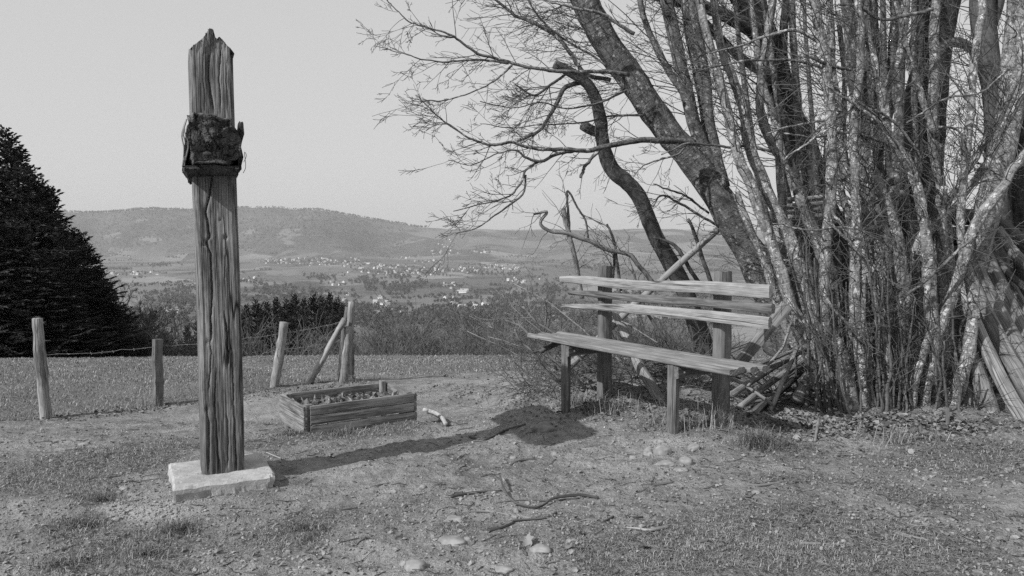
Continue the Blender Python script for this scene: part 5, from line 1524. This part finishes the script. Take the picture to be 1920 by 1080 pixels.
# tangle of fine brush under the whole edge
bt = []
for q in range(520):
    px = bru.uniform(985, 1330) if q % 3 else bru.uniform(1440, 1880)
    Y = bru.uniform(6.2, 8.6) if q % 3 else bru.uniform(5.5, 6.6)
    x = (px - 960) / FPX * Y
    a = bru.uniform(0, 6.28)
    grow(np.array([x, Y, hz(x, Y) - .02]), np.array([math.cos(a) * .8, math.sin(a) * .5, bru.uniform(.1, .8)]), bru.uniform(.25, .75) * (1 if q % 3 else .6), .004, 1, bru, bt, np.array([0, 0, 0]), .6, 7, (4,), .0017, (.4, 1.0), .5)
V, Q, T, g = tubes(bt, 3, cap=False)
tag(obj('brush_tangle', mesh('brush_tangle', V, Q, T, [M_twig], g)), kind='stuff')

# ------------------------------------------------------------------ sticks on the ground
def gstick(pl, label, mat=M_stick, lift=None, name='stick', k=7, fork=None, grp=None):
    def build(pl, lift):
        pts = []
        for q, (px, py, w) in enumerate(pl):
            g = G(px, py)
            r = w / FPX * g[1] / 2 * .78
            up = 0 if lift is None else lift[q]
            pts.append([g[0], g[1], g[2] + r * .7 + up, r])
        pr = catmull(np.array(pts), 6 * len(pl))
        return pr[:, :3], np.maximum(pr[:, 3], .002)
    polys = [build(pl, lift)]
    for f in (fork or []): polys.append(build(f, None))
    b = polys[0][0][0]
    o = tube_obj(name, polys, k, mat, None, tuple(b), .08)
    o.location = b
    return tag(o, label, 'stick', grp)
gstick([(1122, 936, 7), (1090, 934, 8), (1060, 938, 8), (1035, 943, 7), (1020, 952, 6), (1008, 957, 6), (985, 955, 6), (962, 945, 5), (945, 925, 5), (936, 902, 4)], 'dark forked stick on the bare earth with one end curling up', M_stick, [0, 0.01, .015, .015, .01, .01, .01, .01, .02, .035], fork=[[(1085, 936, 5), (1030, 941, 5), (975, 940, 4), (930, 945, 4)]])
gstick([(915, 998, 9), (940, 992, 8), (960, 983, 7), (965, 979, 6), (1000, 976, 6), (1025, 972, 6), (1043, 964, 7)], 'kinked stick lying in front of the dark forked stick', M_stick)
gstick([(845, 934, 7), (880, 927, 7), (910, 923, 6), (940, 921, 4)], 'short straight dark stick left of the forked stick', M_stick)
gstick([(880, 820, 5), (905, 826, 6), (925, 820, 6), (950, 808, 6), (985, 797, 5)], 'bent stick lying along the edge of the shadow of the post', M_stick)
gstick([(1175, 990, 4), (1195, 993, 6), (1215, 997, 8), (1235, 994, 9), (1252, 990, 8)], 'pale ended stick in the grass at the bottom right of the centre', M_stickp)
gstick([(1202, 912, 7), (1230, 911, 7), (1262, 906, 6)], 'short thick twig lying left of the bench leg earth', M_stick)
gstick([(1130, 981, 6), (1150, 971, 6)], 'stub of a twig right of the kinked stick', M_stick)
gstick([(958, 874, 5), (975, 866, 6), (1002, 862, 5)], 'small knobbly twig in the middle of the bare earth', M_stick)
gstick([(1175, 972, 5), (1205, 971, 5)], 'little dark twig at the edge of the right grass', M_stick)
gstick([(640, 958, 4), (670, 954, 4)], 'thin dark twig right of the slab, near the frame bottom', M_stick)
gstick([(866, 960, 3), (920, 961, 4), (970, 971, 4)], 'thin pale stem lying between the forked and kinked sticks', M_stickp)
gstick([(1640, 985, 6), (1700, 1005, 5), (1740, 1015, 5)], 'grey twig in the grass of the right foreground', M_stickp)
gstick([(1380, 905, 4), (1420, 912, 5), (1465, 905, 4)], 'thin twig on the bare slope right of the bench', M_stickp)
gstick([(1320, 990, 5), (1350, 985, 4)], 'short twig in the lower right grass beside the white pebble', M_stick)
gstick([(1500, 1022, 8), (1540, 1022, 7)], 'stubby pale stick low in the right foreground', M_stickp)
gstick([(1795, 1040, 5), (1850, 1050, 4), (1880, 1049, 4)], 'slim twig near the bottom right corner', M_stick)
gstick([(1535, 800, 7), (1528, 830, 7)], 'short pale stake stub sticking up in the leaves before the hazel', M_log, [.05, 0])
gstick([(1776, 785, 9), (1777, 800, 9)], 'small cut stub standing before the upright stump', M_log, [.06, 0])
gstick([(500, 850, 4), (530, 862, 3)], 'light thin twig just beyond the right side of the slab', M_stickp)
gstick([(795, 776, 9), (812, 781, 10), (826, 790, 10), (836, 800, 10)], 'bleached bent branch piece lying right of the planter', M_pale, [.03, .03, .03, .01], 'branch_piece', 10)
gstick([(674, 786, 9), (690, 777, 12), (705, 768, 11)], 'bleached broken chunk of wood leaning on the planter front', M_pale, [.02, .05, .09], 'wood_chunk', 7)

# ------------------------------------------------------------------ grass, leaf litter and chips
gr = np.random.default_rng(123)
def scatter(n, y0, y1, x_of=None, pxr=(-60, 1980)):
    """random ground points inside the view, denser near the camera"""
    Y = np.exp(gr.uniform(math.log(y0), math.log(y1), n))
    px = gr.uniform(pxr[0], pxr[1], n)
    x = (px - 960) / FPX * Y
    return x, Y

def blades(x, y, h, w, lean, rg):
    n = len(x)
    z = height(x, y) - .004
    b = np.stack([x, y, z], -1)
    a = rg.uniform(0, 6.283, n)
    d = np.stack([np.cos(a), np.sin(a), np.zeros(n)], -1)
    s = np.stack([-np.sin(a), np.cos(a), np.zeros(n)], -1)
    ln = np.abs(lean * rg.normal(1, .6, n))
    h = h * rg.uniform(.45, 1.25, n)
    sw = (h * rg.normal(0, .45, n))[:, None] * s
    c1 = b + d * (h * .35 * ln)[:, None] + np.array([0, 0, 1.0]) * (h * .62)[:, None]
    c2 = b + d * (h * 1.0 * ln)[:, None] + sw + np.array([0, 0, 1.0]) * (h * np.clip(1.05 - .42 * ln, .05, 1))[:, None]
    w = w[:, None]
    V = np.stack([b - s * w, b + s * w, c1 + s * w * .7, c1 - s * w * .7, c2], 1).reshape(-1, 3)
    i = np.arange(n) * 5
    Q = np.stack([i, i + 1, i + 2, i + 3], -1); T = np.stack([i + 3, i + 2, i + 4], -1)
    return V, Q, T

def grass_obj(name, x, y, h, w, lean, tone):
    V, Q, T = blades(x, y, h, w, lean, gr)
    me = mesh(name, V, Q, T, [M_grass], attrs={'tone': np.repeat(np.clip(tone, 0, 1), 5)})
    return tag(obj(name, me), kind='stuff')

x, y = scatter(400000, 2.9, 9.5, pxr=(-260, 2240))
c = cover(x, y)
fd = fence_d(x, y)
fine = fnoise(x * 14, y * 14, 52, 3)
keep = (gr.random(len(x)) < np.clip((c - .44) * 1.5 + fine * 1.9, 0.02, .95)) & (fd < .25)
x, y, c = x[keep], y[keep], c[keep]
h = gr.uniform(.006, .020, len(x)) * (0.55 + 1.0 * np.clip(c, 0, 1.1))
w = gr.uniform(.0008, .0017, len(x)) * np.clip(y / 4.5, .8, 1.6)
grass_obj('grass', x, y, h, w, 1.3, gr.normal(.45, .30, len(x)))
# the field beyond the fence
x, y = scatter(170000, 6.8, 19.5, pxr=(-300, 1500))
fd = fence_d(x, y)
keep = (fd > .1) & (gr.random(len(x)) < .7 + .8 * fnoise(x * 2, y * 2, 4, 3))
x, y = x[keep], y[keep]
grass_obj('field_grass', x, y, gr.uniform(.015, .05, len(x)), gr.uniform(.0020, .0040, len(x)) * np.clip(y / 9, .8, 1.8), 1.0, gr.normal(.42, .22, len(x)) + .2 * fnoise(x * .8, y * .8, 6, 3))

# taller tussocks
def tussock(px, py, n, rad, hmin, hmax, label, lean=.55, tone=.3):
    g = G(px, py)
    a = gr.uniform(0, 6.28, n); r_ = rad * np.abs(gr.normal(0, .5, n))
    x = g[0] + np.cos(a) * r_; y = g[1] + np.sin(a) * r_ * .7
    V, Q, T = blades(x, y, gr.uniform(hmin, hmax, n), gr.uniform(.0008, .0017, n), lean * 1.5, gr)
    me = mesh('grass_tuft', V - g[None], Q, T, [M_grass], attrs={'tone': np.repeat(np.clip(gr.normal(tone, .25, n), 0, 1), 5)})
    o = obj('grass_tuft', me); o.location = g
    if n <= 620:
        o.name = 'dry_grass'
        return tag(o, kind='stuff')
    return tag(o, label, 'grass tuft', 'grass tufts')
for a in [(1422, 838, 900, .15, .05, .16, 'dense dark grass tuft standing right of the bench'),
          (1345, 800, 320, .16, .08, .30, 'tall thin grass around the foot of the right bench back post', .4, .5),
          (1265, 800, 260, .20, .06, .24, 'tall thin grass between the right bench leg and back post', .45, .5),
          (1140, 772, 420, .30, .04, .18, 'grass growing under the middle of the bench', .6, .45),
          (1075, 760, 260, .2, .05, .18, 'grass behind the left bench leg', .6, .45),
          (740, 792, 800, .17, .04, .13, 'thick grass clump against the front of the planter', .7, .4),
          (545, 815, 600, .15, .02, .06, 'low weedy clump at the left corner of the planter', .8, .35),
          (640, 815, 500, .2, .02, .07, 'short grass along the foot of the planter front', .8, .35),
          (190, 938, 420, .10, .02, .06, 'small grass tuft left of the slab cobbles'),
          (155, 985, 520, .12, .02, .055, 'long flat grass tuft at the lower left'),
          (330, 995, 650, .15, .02, .065, 'grass tuft in front of the concrete slab'),
          (565, 990, 600, .16, .02, .05, 'grass tuft in front right of the concrete slab'),
          (275, 1040, 420, .16, .02, .06, 'spiky grass tuft near the bottom edge below the slab'),
          (110, 1060, 600, .2, .02, .05, 'grass tuft in the bottom left corner'),
          (575, 735, 240, .18, .05, .16, 'dry grass at the foot of the diagonal fence brace', .5, .6),
          (655, 718, 240, .16, .06, .2, 'dry grass round the fence corner stakes', .4, .5),
          (270, 765, 120, .3, .08, .3, 'thin dry grass by the short squared fence post', .35, .6),
          (1685, 830, 260, .3, .05, .16, 'grass at the foot of the hazel stools', .6, .5)]:
    tussock(*a)

def leaves(name, x, y, size, mat, tone, tilt=.6, lift=.012, kind='stuff'):
    n = len(x)
    a = gr.uniform(0, 6.283, n)
    nrm = unit(np.stack([gr.normal(0, tilt, n), gr.normal(0, tilt, n), np.ones(n)], -1))
    d = np.stack([np.cos(a), np.sin(a), np.zeros(n)], -1)
    d = unit(d - nrm * (d * nrm).sum(1)[:, None]); s = np.cross(nrm, d)
    c0_ = np.stack([x, y, height(x, y) + lift * gr.random(n) + size * .12], -1)
    L = size[:, None]; W = (size * gr.uniform(.3, .55, n))[:, None]
    f = (size * gr.uniform(-.05, .35, n))[:, None] * nrm
    cu = (size * gr.uniform(-.2, .3, n))[:, None] * nrm
    b = c0_ - d * L * .5; t = c0_ + d * L * .5 + cu
    V = np.stack([b, c0_ - d * L * .2 + s * W + f, c0_ + d * L * .22 + s * W * .85 + f, t, c0_ + d * L * .22 - s * W * .85 + f, c0_ - d * L * .2 - s * W + f], 1).reshape(-1, 3)
    i = np.arange(n) * 6
    Q = np.concatenate([np.stack([i, i + 3, i + 2, i + 1], -1), np.stack([i, i + 5, i + 4, i + 3], -1)])
    me = mesh(name, V, Q, None, [mat], attrs={'tone': np.repeat(np.clip(tone, 0, 1), 6)}, smooth=False)
    return tag(obj(name, me), kind=kind)

# drifts of leaves: under the hazel, along the fence, behind the planter, under the bench
xs = []; ys = []
for (px, py, sx, sy, n) in [(1640, 795, 170, 13, 1500), (1560, 805, 80, 14, 500), (1780, 803, 120, 10, 700), (1480, 780, 60, 26, 500), (1170, 760, 130, 28, 900), (960, 735, 70, 25, 600), (1060, 720, 70, 30, 500),
                            (850, 735, 90, 12, 240), (930, 705, 60, 10, 150), (1290, 770, 60, 25, 350), (1400, 770, 60, 20, 300), (1750, 835, 170, 22, 220)]:
    for q in range(n):
        g = G(px + gr.normal() * sx * .7, py + gr.normal() * sy * .7) if q % 6 == 0 else None
        if g is not None:
            base = g
        xs.append(base[0] + gr.normal() * .06); ys.append(base[1] + gr.normal() * .06)
for q in range(1500):
    u = gr.random()
    a = FENCE[0] + (FENCE[3] - FENCE[0]) * (u * 1.35 - .28)
    d = gr.normal() * .16 - .12
    ab = unit(FENCE[3] - FENCE[0]); nr = np.array([-ab[1], ab[0]])
    p = a + nr * d
    xs.append(p[0]); ys.append(p[1])
xs = np.array(xs); ys = np.array(ys)
leaves('leaf_litter', xs, ys, gr.uniform(.010, .028, len(xs)) * (1 + 1.0 * (gr.random(len(xs)) < .07)), M_litter, gr.normal(.42, .27, len(xs)), .55)
x, y = scatter(1500, 2.9, 9.0)
k_ = fence_d(x, y) < .2
x, y = x[k_], y[k_]
leaves('scattered_leaves', x, y, gr.uniform(.006, .022, len(x)), M_litter, gr.normal(.45, .3, len(x)), .35, .004)
x, y = scatter(1700, 2.9, 7.5)
k_ = fence_d(x, y) < .2
x, y = x[k_], y[k_]
leaves('wood_chips', x, y, gr.uniform(.003, .011, len(x)) * np.clip(y / 5, .7, 1.4), M_chip, gr.normal(.4, .3, len(x)), .25, .003)
x, y = scatter(4200, 2.9, 6.0, pxr=(850, 1980))
k_ = (gr.random(len(x)) < sstep(-.2, 1.2, x) * .9 + .1) & (cover(x, y) + .5 * fnoise(x * 3, y * 3, 4, 2) > .15)
x, y = x[k_], y[k_]
leaves('crumbled_leaves', x, y, gr.uniform(.005, .019, len(x)), M_litter, gr.normal(.45, .32, len(x)), .45, .006)
# grit
n = 1500
x, y = scatter(n, 2.9, 7.0)
near_slab = gr.random(n) < .25
x[near_slab] = -1.72 + gr.normal(size=near_slab.sum()) * .2; y[near_slab] = 3.72 + gr.normal(size=near_slab.sum()) * .11
near_leg = gr.random(n) < .10
x[near_leg] = 1.0 + gr.normal(size=near_leg.sum()) * .16; y[near_leg] = 4.75 + gr.normal(size=near_leg.sum()) * .12
bm = bmesh.new(); bmesh.ops.create_icosphere(bm, subdivisions=1, radius=1)
SV = np.array([v.co[:] for v in bm.verts]); SF = np.array([[v.index for v in f.verts] for f in bm.faces]); bm.free()
sz = gr.uniform(.0025, .007, n) * (1 + .8 * (gr.random(n) < .1))
jit = 1 + .25 * gr.normal(size=(n, len(SV), 1))
V = SV[None] * jit * sz[:, None, None] * np.array([1, 1, .6])[None, None] + np.stack([x, y, height(x, y) + sz * .2], -1)[:, None]
F = SF[None] + (np.arange(n) * len(SV))[:, None, None]
n = 15000
x, y = scatter(n, 2.9, 6.6, pxr=(-160, 2080))
k_ = (cover(x, y) < .75) & (fnoise(x * 2.2, y * 2.2, 66, 3) + .35 * gr.normal(size=n) > -.1) & (fence_d(x, y) < 0)
x, y = x[k_], y[k_]; n = len(x)
sz2 = gr.uniform(.0025, .0085, n) * (1 + .8 * (gr.random(n) < .06))
jit = 1 + .3 * gr.normal(size=(n, len(SV), 1))
V2 = SV[None] * jit * sz2[:, None, None] * np.array([1.1, 1.1, .75])[None, None] + np.stack([x, y, height(x, y) + sz2 * .25], -1)[:, None]
F2 = SF[None] + (np.arange(n) * len(SV))[:, None, None]
M_crumb = plain('soil_crumb', .21, .5, 25)
tag(obj('soil_crumbs', mesh('soil_crumbs', V2.reshape(-1, 3), None, F2.reshape(-1, 3), [M_crumb], smooth=False)), kind='stuff')
tag(obj('gravel', mesh('gravel', V.reshape(-1, 3), None, F.reshape(-1, 3), [M_stone])), kind='stuff')
# fine fallen twigs
ft = []
x, y = scatter(620, 2.9, 7.5, pxr=(60, 1960))
for q in range(len(x)):
    if fence_d(x[q:q + 1], y[q:q + 1])[0] > .1: continue
    a = gr.uniform(0, 6.28); L = gr.uniform(.02, .12)
    m = 5; t = np.linspace(-.5, .5, m)
    px_ = x[q] + math.cos(a) * L * t + gr.normal(size=m) * L * .05; py_ = y[q] + math.sin(a) * L * t + gr.normal(size=m) * L * .05
    ft.append((np.stack([px_, py_, height(px_, py_) + .003 + gr.random(m) * .004], -1), np.full(m, gr.uniform(.0012, .0028))))
V, Q, T, g = tubes(ft, 4, cap=False)
tag(obj('twig_litter', mesh('twig_litter', V, Q, T, [M_stick], g)), kind='stuff')
st_ = []
x, y = scatter(1500, 2.9, 6.0, pxr=(700, 1980))
for q in range(len(x)):
    if gr.random() > .15 + .85 * float(sstep(-.3, 1.0, x[q])): continue
    a = gr.uniform(0, 6.28); L = gr.uniform(.02, .10); t = np.linspace(-.5, .5, 4)
    px_ = x[q] + math.cos(a) * L * t; py_ = y[q] + math.sin(a) * L * t + gr.normal(size=4) * L * .06
    st_.append((np.stack([px_, py_, height(px_, py_) + .004 + gr.random(4) * .012], -1), np.full(4, gr.uniform(.0008, .0016))))
V, Q, T, g = tubes(st_, 4, cap=False)
tag(obj('straw_litter', mesh('straw_litter', V, Q, T, [M_twigpale], g)), kind='stuff')

# the curled dry leaf in the foreground and dead plants in the planter
g = G(990, 1018)
for q, (px, py, s, lab) in enumerate([(990, 1018, .034, 'large curled dry leaf left of the rounded foreground stone'), (1208, 1026, .026, 'dry leaf lying in the grass low in the centre right'), (1320, 1020, .026, 'dry leaf in the lower right grass')]):
    g = G(px, py)
    m = 7
    u, v = np.meshgrid(np.linspace(-1, 1, m), np.linspace(-1, 1, m))
    r_ = np.sqrt(np.abs(1 - .6 * v * v)) * (1 + .35 * np.cos(v * 7) * np.abs(u))
    V = np.stack([u * r_ * s * .7, v * s, s * (.15 + .45 * u * u + .25 * v * np.abs(v) + .25 * fnoise(u * 2 + q, v * 2, 3, 2))], -1).reshape(-1, 3)
    i = np.arange(m - 1)[:, None] * m; j = np.arange(m - 1)[None]
    Q = np.stack([i + j, i + j + 1, i + m + j + 1, i + m + j], -1).reshape(-1, 4)
    o = obj('dry_leaf', mesh('dry_leaf', V, Q, None, [M_litter], attrs={'tone': np.full(len(V), .75)}))
    o.location = g; o.rotation_euler = (.2, -.3, q * 2.1)
    tag(o, lab, 'leaf')
pr_ = np.random.default_rng(8)
n = 420
a_, b_ = pr_.uniform(.04, PLW - .05, n), pr_.uniform(.04, PLD - .05, n)
bp = c0[None] + a_[:, None] * QF + b_[:, None] * QB + np.array([0, 0, .055])
D = unit(pr_.normal(size=(n, 3)) * np.array([1, 1, .5]) + np.array([[0, 0, .5]])); S = unit(np.cross(D, pr_.normal(size=(n, 3))))
V, Q = diamonds(bp, D, S, pr_.uniform(.02, .075, n), pr_.uniform(.008, .03, n))
pm = tag(obj('dead_plants', mesh('dead_plants', V, Q, None, [M_litter], attrs={'tone': np.repeat(pr_.random(n), 4)})), kind='stuff')
